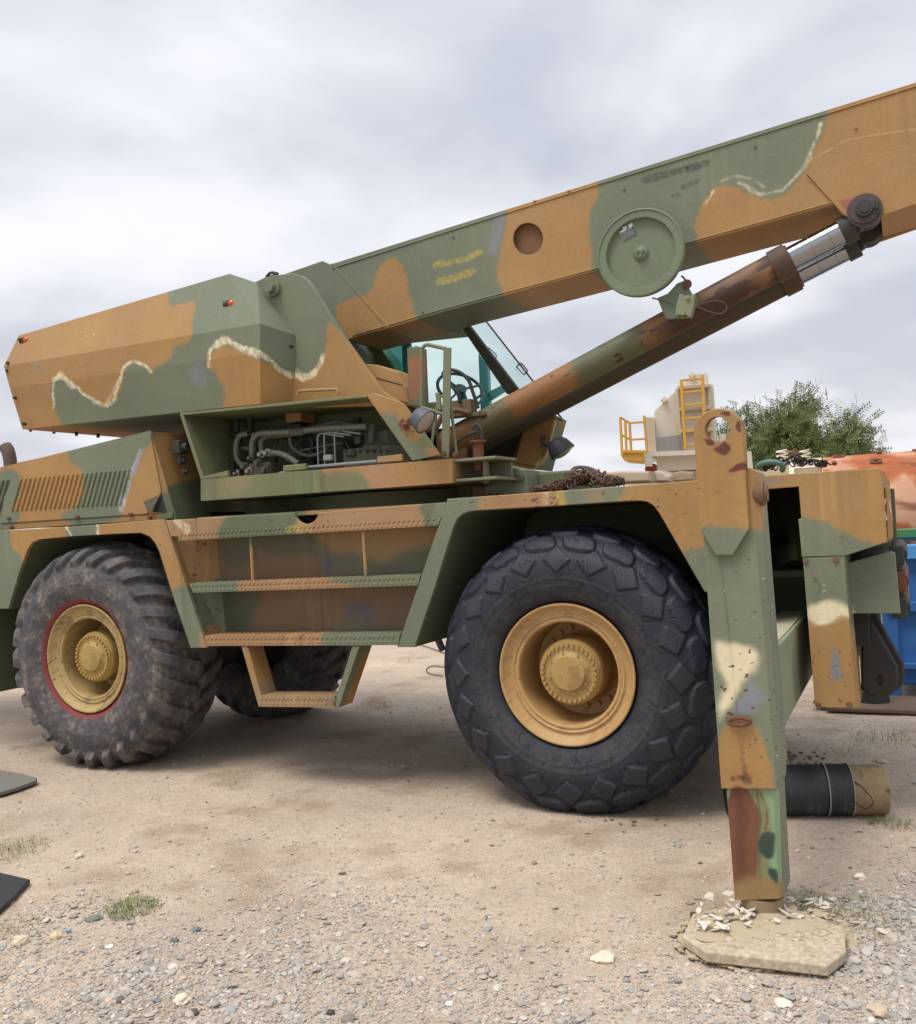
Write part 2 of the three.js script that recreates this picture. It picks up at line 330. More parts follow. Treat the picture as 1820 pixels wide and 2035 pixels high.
const A = (x, y) => [0.3581 * x, 503.6 + 0.3581 * y];
const L4 = (x, y) => [1333 + 0.3493 * x, 770 + 0.3493 * y];
const L3 = (x, y) => [1303 + 0.3156 * x, 1392 + 0.3156 * y];
const M4 = (x, y) => [1155 + 0.3652 * x, 148.1 + 0.3652 * y];

const carrierPaint = paint({ z: 0, px: [-420, 880, 1840, 1440], base: C.tan, res: 0.0042, chips: 1.7, drips: 0.9, layers: [
  { c: C.green, p: [[-500, 1030], [15, 1045], [22, 1085], [45, 1110], [30, 1230], [-500, 1230]], s: 3 },
  { c: C.green, p: [[133, 1030], [190, 1030], [192, 1075], [140, 1078]], s: 2 }, { c: C.cream, p: [[131, 1040], [140, 1060]], w: 10, dry: 1 }, { c: C.cream, p: [[191, 1036], [195, 1062]], w: 9, dry: 1 },
  { c: C.brown, p: [[320, 1020], [400, 1020], [400, 1110], [345, 1100]], s: 4, a: 0.5 }, { c: C.cream, p: [[350, 1035], [372, 1050]], w: 22, dry: 1, a: 0.8 },
  { c: C.green, p: [[345, 1170], [380, 1165], [425, 1240], [415, 1300], [365, 1300], [340, 1200]], s: 5 },
  { c: 0x8c7354, p: [E(500, 1180), E(1060, 1180), E(1060, 1300), E(590, 1300)], s: 4 }, { c: C.green, p: [E(1060, 930), E(1200, 930), E(1060, 1300), E(1010, 1200)], s: 3 }, { c: C.brown, p: [[393, 1000], [880, 985], [885, 1050], [393, 1090]], s: 3, a: 0.75 },
  { c: C.olive, p: [[440, 1035], [520, 1010], [600, 1010], [585, 1060], [440, 1085]], s: 4 }, { c: C.olive, p: [[835, 995], [890, 985], [890, 1050], [848, 1050]], s: 3 },
  { c: C.orange, p: [[590, 1030], [660, 1025], [840, 1020], [840, 1048], [600, 1066]], s: 4 }, { c: C.yellow, p: [[575, 1052], [610, 1048]], w: 16, dry: 1, a: 0.7 },
  { c: C.green, p: [[385, 1155], [470, 1150], [475, 1185], [395, 1185]], s: 4 }, { c: C.orange, p: [[480, 1150], [735, 1145], [745, 1175], [480, 1185]], s: 4 }, { c: C.green, p: [[650, 1150], [700, 1140], [850, 1135], [850, 1170], [750, 1172]], s: 3, a: 0.85 },
  { c: C.orange, p: [[400, 1255], [640, 1255], [645, 1290], [400, 1290]], s: 3 }, { c: C.green, p: [[642, 1255], [830, 1250], [830, 1290], [648, 1290]], s: 2 },
  { c: C.green, p: [[880, 980], [958, 980], [950, 1022], [910, 1050], [860, 1215], [830, 1295], [770, 1295], [830, 1150]], s: 3 },
  { c: C.orange, p: [[956, 970], [1120, 960], [1130, 1010], [960, 1030]], s: 4, a: 0.7 }, { c: C.cream, p: [[1083, 955], [1085, 1000]], w: 12, dry: 1, a: 0.5 }, { c: C.yellow, p: [[1110, 965], [1120, 995]], w: 24, dry: 1, a: 0.8 },
  { c: C.green, p: [[1130, 955], [1228, 945], [1240, 975], [1215, 1005], [1130, 1008]], s: 4 }, { c: C.brown, p: [[1165, 950], [1200, 950], [1200, 1000], [1165, 1000]], s: 4, a: 0.5 },
  { c: C.green, p: [[1330, 1125], [1400, 1085], [1420, 1200], [1380, 1180]], s: 4 },
  { c: C.green, p: [[1575, 1030], [1640, 1034], [1690, 1062], [1740, 1082], [1800, 1078], [1830, 1090], [1830, 1240], [1695, 1240], [1680, 1215], [1580, 1215]], s: 3 },
  { c: C.cream, p: [[1605, 1200], [1650, 1192], [1690, 1215], [1690, 1228], [1605, 1232]], s: 4, warp: 2 }, { c: C.slate, p: [[1655, 1300], [1668, 1300], [1672, 1350], [1660, 1352]], s: 3, warp: 2 },
  { c: C.slate, p: [[1500, 948], [1545, 955]], w: 14, dry: 1, a: 0.6 }, { c: C.dark, p: [[1618, 1150], [1630, 1165], [1624, 1185]], w: 5, dry: 1, a: 0.7 } ] });
const panelPaint = paint({ z: -0.25, px: [340, 990, 960, 1300], base: 0x775f48, res: 0.0042, chips: 0.4, drips: 0.9, layers: [
  { c: 0x56573f, p: [E(400, 340), E(560, 330), E(590, 440), E(520, 500), E(420, 470)], s: 8 }, { c: 0x5c5d45, p: [E(560, 300), E(960, 280), E(1000, 400), E(900, 440), E(640, 420)], s: 8 },
  { c: 0x64664c, p: [E(940, 300), E(1600, 280), E(1600, 520), E(1300, 560), E(1010, 540), E(940, 420)], s: 8 }, { c: 0x93784e, p: [E(930, 300), E(1000, 410), E(1100, 420), E(1200, 420), E(1310, 470), E(1400, 410), E(1600, 370), E(1600, 290), E(1000, 285)], s: 8 },
  { c: 0x50573f, p: [E(400, 640), E(620, 620), E(600, 720), E(520, 880), E(400, 880)], s: 10 }, { c: 0x6d7052, p: [E(1020, 810), E(1200, 790), E(1230, 880), E(1020, 880)], s: 8, a: 0.8 },
  { c: 0x806048, p: [E(640, 480), E(930, 480), E(960, 560), E(660, 590)], s: 12, a: 0.5 }, { c: 0x5c5d66, p: [E(1110, 700), E(1220, 690), E(1250, 760), E(1220, 860), E(1190, 780), E(1090, 780)], s: 6, a: 0.8, warp: 2.5 }, { c: 0x5c5d66, p: [E(960, 440), E(1015, 440), E(1010, 500), E(960, 500)], s: 5, a: 0.8, warp: 2 } ] });
const hoodPaint = paint({ z: -0.12, px: [-420, 820, 460, 1080], base: C.tan, res: 0.0042, chips: 0.25, drips: 0.3, layers: [
  { c: C.green, p: [R(360, 170), R(560, 110), R(800, 50), R(790, 150), R(730, 230), R(680, 380), R(640, 450), R(650, 520), R(400, 560), R(330, 520), R(430, 440), R(450, 330), R(440, 280), R(390, 240)], s: 4 },
  { c: C.green, p: [R(60, 270), R(105, 295), R(120, 330), R(70, 480), R(0, 500), R(-60, 520), R(-60, 330)], s: 3 }, { c: C.green, p: [R(-500, 480), R(-20, 500), R(110, 500), R(70, 570), R(-500, 600)], s: 3 },
  { c: 0xa3a8b0, p: [R(750, 175), R(715, 260), R(665, 390), R(645, 480)], w: 14, dry: 1 }, { c: C.slate, p: [R(760, 160), R(690, 330), R(640, 420)], w: 10, dry: 1, a: 0.6 },
  { c: C.olive, p: [R(850, 400), R(930, 330), R(1060, 300), R(1200, 300), R(1200, 600), R(860, 560)], s: 5 } ] });

{ // rear and front fenders, each a thick skirt round its wheel arch
  const inR = [R(1000, 1210), R(905, 930), R(835, 700), R(815, 660), R(785, 625), R(740, 606), R(640, 609), R(400, 622), R(205, 640), R(170, 656), R(145, 690), R(95, 830), R(45, 1004)];
  const rear = plate([R(0, 592), R(200, 583), R(500, 563), R(820, 536), R(860, 534), R(1085, 1208), ...inR, R(-60, 1004), R(-560, 1030), R(-560, 620)], 0, 0.035);
  pp('rear_fender', rear, carrierPaint, crane);
  const lip = [];                                            // the flange of the arch, turned inwards
  for (let i = 0; i < inR.length - 1; i++) { const a = W(...inR[i], -0.02), b = W(...inR[i + 1], -0.02), n = V(b.y - a.y, a.x - b.x, 0).normalize().multiplyScalar(0.006); lip.push(solidFrom([[a, b, b.clone().setZ(-1.25), a.clone().setZ(-1.25)]]), solidFrom([[a, a.clone().setZ(-1.25), b.clone().setZ(-1.25), b].map((v) => v.clone().sub(n))])); }
  part('arch_liner', lip, inside, crane);
  const inF = [[824, 1285.5], [866, 1160], [901, 1046], [909, 1030], [919, 1021], [932, 1016], [948, 1014], [1100, 1005], [1250, 995], [1272, 994.5], [1286, 997], [1298, 1004], [1310, 1020], [1340, 1072], [1400, 1176]];
  const front = plate([[889, 991], [1100, 976], [1300, 960.5], [1400, 953], [1510, 945], [1510, 1180], ...inF.slice().reverse(), [789, 1285.5]], 0, 0.035);
  pp('front_fender', front, carrierPaint, crane);
  const lip2 = [];
  for (let i = 0; i < inF.length - 1; i++) { const a = W(...inF[i], -0.02), b = W(...inF[i + 1], -0.02); lip2.push(solidFrom([[a, b, b.clone().setZ(-1.25), a.clone().setZ(-1.25)]])); }
  part('arch_liner', lip2, inside, crane);
}
{ // body between the wheels: top rail with a round notch, sloping side cheek, recessed panel, three treads and a stirrup
  const notch = ellipse(...E(872, 198), 23, 22, 14, Math.PI, 0);
  const top = plate([E(262, 228), ...notch.map(([x, y]) => [x, y]), E(1648, 139), E(1630, 225), E(165, 315), E(262, 300)].map(([x, y]) => [x, y]), -0.006, 0.03);
  pp('side_rail', top, carrierPaint, crane);
  const rail2 = plate([E(90, 240), E(262, 229), E(262, 330), E(170, 330), E(120, 330)], -0.008, 0.03); pp('side_rail', rail2, carrierPaint, crane);
  const z1 = -0.25, cheek = solidFrom([[W(...E(80, 280), -0.02), W(...E(290, 940), -0.02), W(...E(430, 900), z1), W(...E(370, 300), z1)]]);
  pp('side_cheek', cheek, carrierPaint, crane);
  pp('side_panel', plate([E(300, 250), E(1700, 180), E(1560, 905), E(330, 925)], z1, 0.03), panelPaint, crane);
  const lug = new THREE.SphereGeometry(1, 6, 4).scale(0.016, 0.0052, 0.0045);
  function tread(a, b, c, d, deep) { // a..b top edge, d..c bottom edge of the front face
    const z = 0.004, p = [a, b, c, d].map((q) => W(...q, z));
    const g = pp('step', mirrorSolid([p], z - deep / 2), carrierPaint, crane);
    const n = Math.round(p[0].distanceTo(p[1]) / 0.036), lugs = [];
    for (let i = 0; i < n; i++) for (let r = 0; r < 2; r++) {
      const u = (i + 0.4 + (r ? 0.35 : 0)) / n; if (u > 0.99) continue;
      const t = p[0].clone().lerp(p[1], u), bt = p[3].clone().lerp(p[2], u), q = t.lerp(bt, r ? 0.3 : 0.72);
      lugs.push(lug.clone().rotateZ(r ? 0.7 : -0.7).translate(q.x, q.y, q.z + 0.001));
    }
    for (let i = 0; i < n; i++) { const u = (i + 0.5) / n, t = p[0].clone().lerp(p[1], u); for (let k = 0; k < 3; k++) lugs.push(lug.clone().rotateX(Math.PI / 2).rotateY((i + k) % 2 ? 0.7 : -0.7).translate(t.x, t.y, t.z - 0.03 - k * 0.04)); }
    pp('tread_pattern', lugs, carrierPaint, g, undefined, 'stuff');
    return g;
  }
  tread(E(160, 311), E(1622, 217), E(1603, 268), E(168, 353), 0.24);
  tread(E(224, 590), E(1506, 542), E(1491, 600), E(244, 641), 0.24);
  tread(E(308, 880), E(1392, 868), E(1382, 932), E(318, 936), 0.24);
  for (const [a, b] of [[E(566, 338), E(578, 580)], [E(1190, 300), E(1205, 552)]]) pp('step_post', [cyl(W(...a, -0.03), W(...b, -0.03), 0.013)], carrierPaint, crane);
  const st = pp('stirrup_bar', plate([E(510, 938), E(545, 938), E(640, 1272), E(606, 1272)], -0.004, 0.17), carrierPaint, crane); pp('stirrup_bar', plate([E(1128, 936), E(1168, 936), E(1052, 1278), E(1018, 1278)], -0.004, 0.17), carrierPaint, crane);
  const p = [E(608, 1212), E(1030, 1215), E(1030, 1277), E(608, 1273)].map((q) => W(...q, 0.002)), bottom = pp('stirrup_step', mirrorSolid([p], -0.085), carrierPaint, st), lugs = [];
  for (let i = 0; i < 17; i++) for (let r = 0; r < 2; r++) { const u = (i + 0.4 + r * 0.35) / 17.5, t = p[0].clone().lerp(p[1], u), b = p[3].clone().lerp(p[2], u), q = t.lerp(b, r ? 0.3 : 0.72); lugs.push(lug.clone().rotateZ(r ? 0.7 : -0.7).translate(q.x, q.y, q.z + 0.001)); }
  pp('tread_pattern', lugs, carrierPaint, st, undefined, 'stuff');
  for (const q of [E(190, 546), E(254, 543), E(300, 843), E(362, 832)]) { const c = W(...q, -0.02 - (q[0] > 380 ? 0.06 : 0.04)); part('bolt', cyl(c, c.clone().add(V(0.006, 0, 0.018)), 0.011, 0.011, 6), steelDark, crane); }
}
{ // deck, chassis, inner wheel wells, axles
  const deckY0 = W(889, 991, 0).y, y1 = W(1743, 929, 0).y;
  pp('deck', mirrorSolid([[[393, 1028, -0.03], [884, 998, -0.03], [884, 1006, -0.03], [393, 1036, -0.03]], [[889, 991.5, -0.034], [1512, 945, -0.034], [1512, 953, -0.034], [889, 999.5, -0.034]]], ZC), carrierPaint, crane);
  part('chassis', [box(-5.6, 1.25, 0.95, 1.34, -1.75, -0.78, 0.02)], inside, crane);
  for (const g of [box(-1.1, 1.02, 0.9, deckY0 - 0.03, -1.34, -1.28), box(0.98, 1.03, 0.75, y1 - 0.05, -2.3, -0.05), box(-1.16, -1.1, 0.97, deckY0 - 0.05, -2.3, -0.3), box(-3.0, -2.94, 1.02, 1.65, -2.3, -0.3), box(-5.6, -2.98, 1.0, 1.95, -1.34, -1.28), box(-5.3, -5.2, 0.5, 1.7, -2.3, -0.05)]) part('wheel_well', g, inside, crane);
  part('axle', [cyl(V(0, 0.81, -0.5), V(0, 0.81, -2.0), 0.13), cyl(V(-3.77, 0.84, -0.5), V(-3.77, 0.84, -2.0), 0.13), new THREE.SphereGeometry(0.3, 20, 14).translate(-0.05, 0.81, -1.3), new THREE.SphereGeometry(0.3, 20, 14).translate(-3.77, 0.84, -1.2)], oily, crane);
  // body of the far side, so that light does not come through
  part('far_side_body', [box(-5.6, 1.7, 0.95, deckY0 - 0.06, -2.45, -2.41, 0.01), box(-5.6, -2.9, 0.95, 1.9, -2.4, -2.36, 0.01)], oliveM, crane);
}
{ // rear engine hood with louvres, the turned-up corner of its door, exhaust
  const zt = -0.12;
  const body = mirrorSolid([
    [[-420, 1057, zt], [...R(0, 585), zt], [...R(870, 499), zt], [...R(852, 400), zt], [...R(790, 68), zt], [...R(400, 165), zt], [...R(0, 262), zt], [-420, 1010, zt]].map((q) => q)], ZC);
  const hood = pp('engine_hood', body, hoodPaint, crane);
  // front face, slightly turned outwards, with its fittings
  const ff = solidFrom([[W(...R(790, 68), zt), W(...R(870, 499), zt), W(...R(930, 545), zt - 0.05), W(...R(1115, 535), -0.62), W(...R(1000, 95), -0.62), W(...R(835, 64), zt - 0.06)]]);
  pp('hood_front', ff, hoodPaint, crane);
  for (const [x, y, s] of [[930, 158, 0.05], [940, 226, 0.03], [962, 284, 0.022]]) { const c = W(...R(x, y), -0.3); part('hood_latch', [box(c.x, c.x + s * 1.3, c.y - s, c.y + s, c.z - s, c.z + s, 0.008), cyl(c.clone().add(V(s, 0, 0)), c.clone().add(V(s * 2.2, 0, 0)), s * 0.6)], steelDark, hood); }
  const door = plate([R(92, 236), R(788, 86), R(845, 392), R(838, 408), R(755, 442), R(778, 500), R(770, 507), R(0, 556), R(20, 420)], zt + 0.014, 0.012); pp('hood_door', door, hoodPaint, crane);
  const a = W(...R(845, 398), zt + 0.012), b = W(...R(752, 442), zt + 0.014), c = W(...R(788, 503), zt + 0.05);
  part('bent_corner', solidFrom([[a, b, c], [a.clone().add(V(0, 0.004, -0.006)), c.clone().add(V(0, 0.004, -0.006)), b.clone().add(V(0, 0.004, -0.006))]]), std(0x4b4a3a, 0.8), hood, 'bent lower corner of the hood door turned outwards');
  part('hood_gap', plate([R(850, 405), R(872, 496), R(800, 497)], zt + 0.003, 0.004), dark, hood);
  for (let j = -6; j < 24; j++) {
    if (j < 0 && j > -3) continue;
    const lo = W(...R(64 + j * 24.6, 487 - j * 1.45), zt + 0.016), hi = W(...R(112 + j * 24.6, 323 - j * 2.05), zt + 0.016);
    const g = new THREE.CapsuleGeometry(0.010, lo.distanceTo(hi), 3, 8).scale(1, 1, 1.15); const d = hi.clone().sub(lo).normalize();
    g.applyQuaternion(new THREE.Quaternion().setFromUnitVectors(QY, d)).translate(...lo.clone().add(hi).multiplyScalar(0.5).toArray());
    pp('louvre', g, hoodPaint, hood);
  }
  const sill = plate([R(-400, 590), R(0, 560), R(790, 510), R(905, 500), R(905, 530), R(820, 538), R(0, 592), R(-400, 625)], zt + 0.006, 0.02); pp('hood_sill', sill, hoodPaint, crane);
  for (const q of [R(52, 530), R(66, 576), R(412, 522), R(690, 508), R(790, 524)]) { const p = W(...q, zt + 0.01); part('hinge', box(p.x - 0.018, p.x + 0.018, p.y - 0.012, p.y + 0.012, p.z, p.z + 0.02), rustM, hood); }
  part('exhaust_pipe', tube([W(...R(58, 290), -1.0), W(...R(52, 215), -1.0), W(...R(42, 175), -1.0), W(...R(28, 152), -1.0)], 0.062, 0.05, 14, true), std(0x5d5148, 0.8), crane);
}
{ // front end: box over the bumper, outrigger opening, lower leg box, side plate and lamps
  const y1 = W(1743, 929, 0).y;
  const zf = 0.0;
  const fb = plate([[1510, 945], Q(1630, 649), Q(1642, 664), Q(1668, 1038), Q(1445, 1110), Q(1225, 1115), Q(1207, 918), Q(1222, 914), Q(1209, 748), Q(1012, 764), [1508, 973]], zf, 0.03);
  pp('front_cowl', fb, carrierPaint, crane);
  const pts = [Q(950, 690), Q(1600, 650), Q(1630, 649), Q(1642, 664), Q(1668, 1038), Q(1445, 1110), Q(1225, 1115)];
  const shell = []; for (let i = 1; i < pts.length - 1; i++) { const a = W(...pts[i], zf - 0.015), b = W(...pts[i + 1], zf - 0.015); shell.push(solidFrom([[a, b, b.clone().setZ(-2.44), a.clone().setZ(-2.44)]])); }
  const a0 = W(1510, 945.5, -0.015), b0 = W(...pts[1], -0.015); shell.push(solidFrom([[a0, b0, b0.clone().setZ(-2.44), a0.clone().setZ(-2.44)]]));
  pp('front_cowl', shell, carrierPaint, crane);
  part('outrigger_bay', [box(1.02, 1.5, 0.62, y1 - 0.025, -2.2, -2.15), box(0.99, 1.02, 0.7, y1 - 0.025, -2.2, -0.03), box(1.36, 1.39, 0.72, y1 - 0.04, -1.2, -0.08)], inside, crane);
  const slot = W(1560, 1140, -0.5); part('outrigger_guide', [box(slot.x - 0.3, slot.x + 0.1, slot.y - 0.02, slot.y + 0.02, -0.55, -0.5)], inside, crane);
  const lb = mirrorSolid([[[...L4(750, 968), 0.006], [...L4(985, 960), 0.006], [...L4(1050, 1820), 0.006], [...L4(820, 1815), 0.006]], [[...L4(985, 960), 0.006], [...L4(1003, 975), -0.1], [...L4(1072, 1815), -0.1], [...L4(1050, 1820), 0.006]]], -0.24);
  pp('outrigger_box', lb, carrierPaint, crane);
  for (const q of [L4(765, 985), L4(938, 978), L4(838, 1806), L4(1015, 1802)]) { const c = W(...q, 0.006); part('bolt', [cyl(c, c.clone().add(V(0, 0, 0.012)), 0.016, 0.014, 6)], brownM, crane); }
  const sp = plate([L4(990, 1000), L4(1248, 930), L4(1275, 940), L4(1307, 1285), L4(1015, 1285)], -0.14, 0.03, { holes: [ellipse(...L4(1118, 1256), 2.4, 2.4, 12), ellipse(...L4(1270, 1253), 2.4, 2.4, 12), ellipse(...L4(1243, 955), 1.6, 1.6, 10)] });
  pp('bumper_plate', sp, carrierPaint, crane);
  const bx = W(...L4(1000, 1100), -0.2).x, bm = W(...L4(1275, 1100), -0.2);
  part('bumper', [box(bx, bm.x - 0.02, W(...L4(1000, 1270), -0.2).y, W(...L4(1000, 1010), -0.2).y, -2.3, -0.175, 0.02)], steelDark, crane);
  for (let i = 0; i < 3; i++) { const y = bm.y + 0.13 - i * 0.14; part('bumper_roller', [cyl(V(bm.x + 0.02, y, -0.3), V(bm.x + 0.02, y, -1.4), 0.045), box(bm.x - 0.02, bm.x + 0.05, y - 0.05, y + 0.05, -0.28, -0.25)], i === 1 ? rustM : steelDark, crane); }
  part('bumper_guard', [plate([L4(1282, 900), L4(1305, 895), L4(1328, 960), L4(1352, 1110), L4(1356, 1270), L4(1310, 1275), L4(1320, 1260), L4(1318, 1100), L4(1296, 960)], -0.5, 0.03)], std(0x84806d, 0.6), crane);
  // rounded lamp bezel on the front face with black and white stripes
  const bz = [[1200, 545], [1222, 545], [1240, 575], [1255, 760], [1258, 860], [1225, 890], [1212, 880]].map(([x, y]) => L4(x, y));
  const bez = pp('lamp_bezel', plate(bz, -0.16, 0.5, { bevel: 0.02 }), carrierPaint, crane);
  const stripes = [[[1201, 612], [1224, 640], [1216, 680], [1204, 650]], [[1206, 700], [1217, 690], [1232, 752], [1213, 768]], [[1238, 640], [1246, 660], [1253, 720], [1244, 700]]];
  stripes.forEach((s) => part('white_stripe', plate(s.map((q) => L4(...q)), -0.157, 0.004, { bevel: 0.001 }), std(0xd9d9d6, 0.5), bez));
  // tow lug under the front: two black plates with an eye
  const eye = ellipse(...L4(1190, 1660), 11, 16, 20);
  const lugP = [L4(1085, 1290), L4(1120, 1290), L4(1290, 1590), L4(1297, 1660), L4(1285, 1715), L4(1250, 1748), L4(1180, 1762), L4(1120, 1750), L4(1080, 1715)];
  part('tow_lug', plate(lugP, -0.32, 0.05, { holes: [eye], bevel: 0.01 }), std(0x1d1c1b, 0.55), crane);
  part('tow_lug', plate(lugP.map(([x, y]) => [x + 12, y - 8]), -0.55, 0.05, { holes: [eye.map(([x, y]) => [x + 12, y - 8])], bevel: 0.01 }), std(0x2a2723, 0.6), crane);
  part('tow_bracket', [box(bx, bm.x - 0.14, 0.95, W(...L4(1000, 1200), -0.2).y, -0.8, -0.25)], dark, crane);
  // far outrigger jack and its pad on the ground
  const fj = G(1737, 1405); part('far_jack', [cyl(V(fj.x, 0.05, fj.z), V(fj.x, 0.95, fj.z), 0.09), cyl(V(fj.x, 0.04, fj.z), V(fj.x, 0.14, fj.z), 0.12)], steelDark, crane);
  part('far_jack_pad', [box(fj.x - 0.36, fj.x + 0.36, 0.01, 0.05, fj.z - 0.3, fj.z + 0.3, 0.015), bar(V(fj.x + 0.33, 0.03, fj.z), V(fj.x + 0.46, 0.085, fj.z), 0.03, 0.4), bar(V(fj.x - 0.33, 0.03, fj.z), V(fj.x - 0.46, 0.07, fj.z), 0.03, 0.4)], std(0x6a5848, 0.9), crane);
}

// ------------------------------------------------------------------ wheels
const crack = (u, v) => { const a = Math.abs(vn(u * 32 + 0.7 * vn(v * 16, u * 8), v * 4)), br = sm(0.0, 0.35, vn(u * 8 + 3, v * 8 + 30)); return (1 - sm(0.015, 0.07, a)) * br; };
const rubberMap = dataTex(1024, 512, (u, v) => { const n = 236 + 12 * vn(u * 64, v * 64) - 130 * crack(u, v); return [n, n, n]; });
const rubberBump = dataTex(1024, 512, (u, v) => { // fine age cracks across the side wall, pores
  const X = u * 256, Y = v * 128; const k = crack(u, v); const n = 150 + 30 * vn(X, Y) + 20 * vn(X * 2, Y * 2) - 130 * k; return [n, n, n];
}, false);
function makeTyre({ R, w, lugs, tone, dustTone, dusty, red }) {
  // section from the outer bead over the crown to the inner bead: [radius, z]
  const sec = [[0.395, -0.05], [0.418, -0.012], [0.45, 0.022], [0.52, 0.052], [0.60, 0.062], [0.68, 0.045], [0.75, 0.005], [0.80, -0.055], [R - 0.018, -0.13], [R - 0.004, -0.22], [R, -w / 2 + 0.02]];
  const full = sec.concat(sec.slice().reverse().map(([r, z]) => [r, -w + 0.04 - z]));
  const cv = new THREE.CatmullRomCurve3(full.map(([r, z]) => V(z, r, 0)), false, 'centripetal');
  const NT = lugs === 'bars' ? 840 : 1000, NP = 150, NO = 112, len = cv.getLength(), SS = Array.from({ length: NP + 1 }, (_, j) => (j <= NO ? 0.62 * j / NO : 0.62 + 0.38 * (j - NO) / (NP - NO))), P = SS.map((t) => cv.getPointAt(t));
  const mid = len / 2, pos = [], col = [], uv = [], idx = [];
  const base = new THREE.Color(tone), dusc = new THREE.Color(dustTone), redc = new THREE.Color(0x7c2f30);
  const diamond = (a, b, ha, hb, e = 0.1) => sm(1 + e, 1 - e, Math.abs(a) / ha + Math.abs(b) / hb);
  const squar = (a, b, ha, hb, e) => sm(1 + e, 1 - e, Math.pow(Math.pow(Math.abs(a) / ha, 3.2) + Math.pow(Math.abs(b) / hb, 3.2), 1 / 3.2));
  for (let i = 0; i <= NT; i++) {
    const th = i / NT * Math.PI * 2;
    for (let j = 0; j <= NP; j++) {
      const p = P[j], q0 = P[Math.max(0, j - 1)], q1 = P[Math.min(NP, j + 1)], tx = q1.x - q0.x, ty = q1.y - q0.y, tl = Math.hypot(tx, ty) || 1;
      const nz = -ty / tl * -1, nr = tx / tl * -1; // outward in the section plane (z, r)
      const s = SS[j] * len, b = Math.abs(s - mid), side = s < mid ? 1 : -1; let h = 0, wear = 0;
      if (lugs === 'blocks') {
        const n = 20, pitch = Math.PI * 2 / n;
        const at = (off) => { let k = th / pitch + off; k -= Math.round(k); return k * pitch * p.y; };
        const jig = 0.006 * Math.sin(th * 7 + 1);
        h += 0.012 * diamond(at(0), b - 0.468 + jig, 0.086, 0.080);                        // row on the side wall
        h += 0.017 * squar(at(0.5) * 0.85 + (b - 0.355) * 0.25, b - 0.355 + jig, 0.082, 0.056, 0.07) ;    // shoulder row between them
        h += 0.018 * squar(at(0) + (b - 0.225) * 0.3, b - 0.225, 0.09, 0.064, 0.07);
        h += 0.018 * squar(at(0.5), b - 0.07, 0.09, 0.082, 0.07);
        const ring = Math.exp(-Math.pow((b - 0.585) / 0.006, 2)) * 0.004 + Math.exp(-Math.pow((b - 0.63) / 0.004, 2)) * 0.003; h += ring;
        const chev = sm(0.012, 0.004, Math.abs(Math.abs(at(0)) * 0.55 - (0.565 - b))) * sm(0.05, 0.04, Math.abs(at(0))) * 0.0035; h += chev;
        wear = h / 0.018;
      } else {
        const n = 28, pitch = Math.PI * 2 / n, u = b / 0.40, sh = side > 0 ? 0 : 0.5;
        let k = th / pitch + sh - 0.95 * Math.pow(Math.min(u, 1.1), 1.25); k -= Math.floor(k);
        const wdt = lerp(0.66, 0.50, sm(0.1, 0.9, u)), l = sm(0, 0.075, k) * sm(wdt + 0.075, wdt, k);
        h += 0.042 * l * sm(1.07, 0.97, u) + 0.012 * sm(0.28, 0.2, u);
        wear = l * sm(1.1, 0.9, u);
        h += Math.exp(-Math.pow((b - 0.56) / 0.006, 2)) * 0.004;
      }
      h += 0.0016 * fbm(Math.cos(th) * 9, Math.sin(th) * 9, s * 9, 3);
      const r = p.y + nr * h, z = p.x + nz * h;
      pos.push(Math.cos(th) * r, Math.sin(th) * r, z); uv.push(th / (Math.PI * 2) * 8, s / len * 4);
      const c = base.clone(), f = fbm(Math.cos(th) * 5, Math.sin(th) * 5, s * 9 + 3, 4) * 0.7 + fbm(Math.cos(th) * 16, Math.sin(th) * 16, s * 40 + 3, 4) * 0.6;
      let du = dusty * clamp(0.35 + f * 1.5) ; if (lugs === 'bars') du += 0.45 * sm(0.05, 0.4, f) * (1 - wear); else du += 0.42 * sm(0.12, 0.02, Math.abs(b - 0.64)) * clamp(0.5 + f * 1.6) + 0.14 * sm(0.2, 0.7, wear) * sm(0.95, 0.5, wear);
      c.lerp(dusc, clamp(du));
      if (red && p.y > 0.40 && p.y < 0.468 && s < mid) c.lerp(redc, sm(0.468, 0.45, p.y + f * 0.02) * 0.85);
      col.push(c.r, c.g, c.b);
    }
  }
  for (let i = 0; i < NT; i++) for (let j = 0; j < NP; j++) { const a = i * (NP + 1) + j, b = a + NP + 1; idx.push(a, a + 1, b, b, a + 1, b + 1); }
  const g = new THREE.BufferGeometry(); g.setAttribute('position', new THREE.Float32BufferAttribute(pos, 3)); g.setAttribute('color', new THREE.Float32BufferAttribute(col, 3)); g.setAttribute('uv', new THREE.Float32BufferAttribute(uv, 2)); g.setIndex(idx);
  return g;
}
function settle(g, h) { // the tyre's own weight: flat where it meets the ground, a little bulged beside it
  const p = g.attributes.position;
  for (let i = 0; i < p.count; i++) { const y = p.getY(i), over = -h - y; const k = sm(-0.16, 0.02, over) * 0.02; const z = p.getZ(i); p.setZ(i, z + (z > -0.3 ? k : -k)); if (over > 0) p.setY(i, -h - over * 0.12); }
  g.computeVertexNormals(); return g;
}
const rimPaint = (c1, c2, amt) => dataTex(512, 512, (u, v) => { const n = vf(u * 90, v * 90, 3), m = (sm(0.42, 0.54, vf(u * 70 + 9, v * 70, 3)) + 0.6 * sm(0.12, 0.5, vf(u * 14 + 4, v * 14, 5))) * amt; return mix3(hex(c1).map((q) => q * (1 + n * 0.05)), hex(c2), m); });
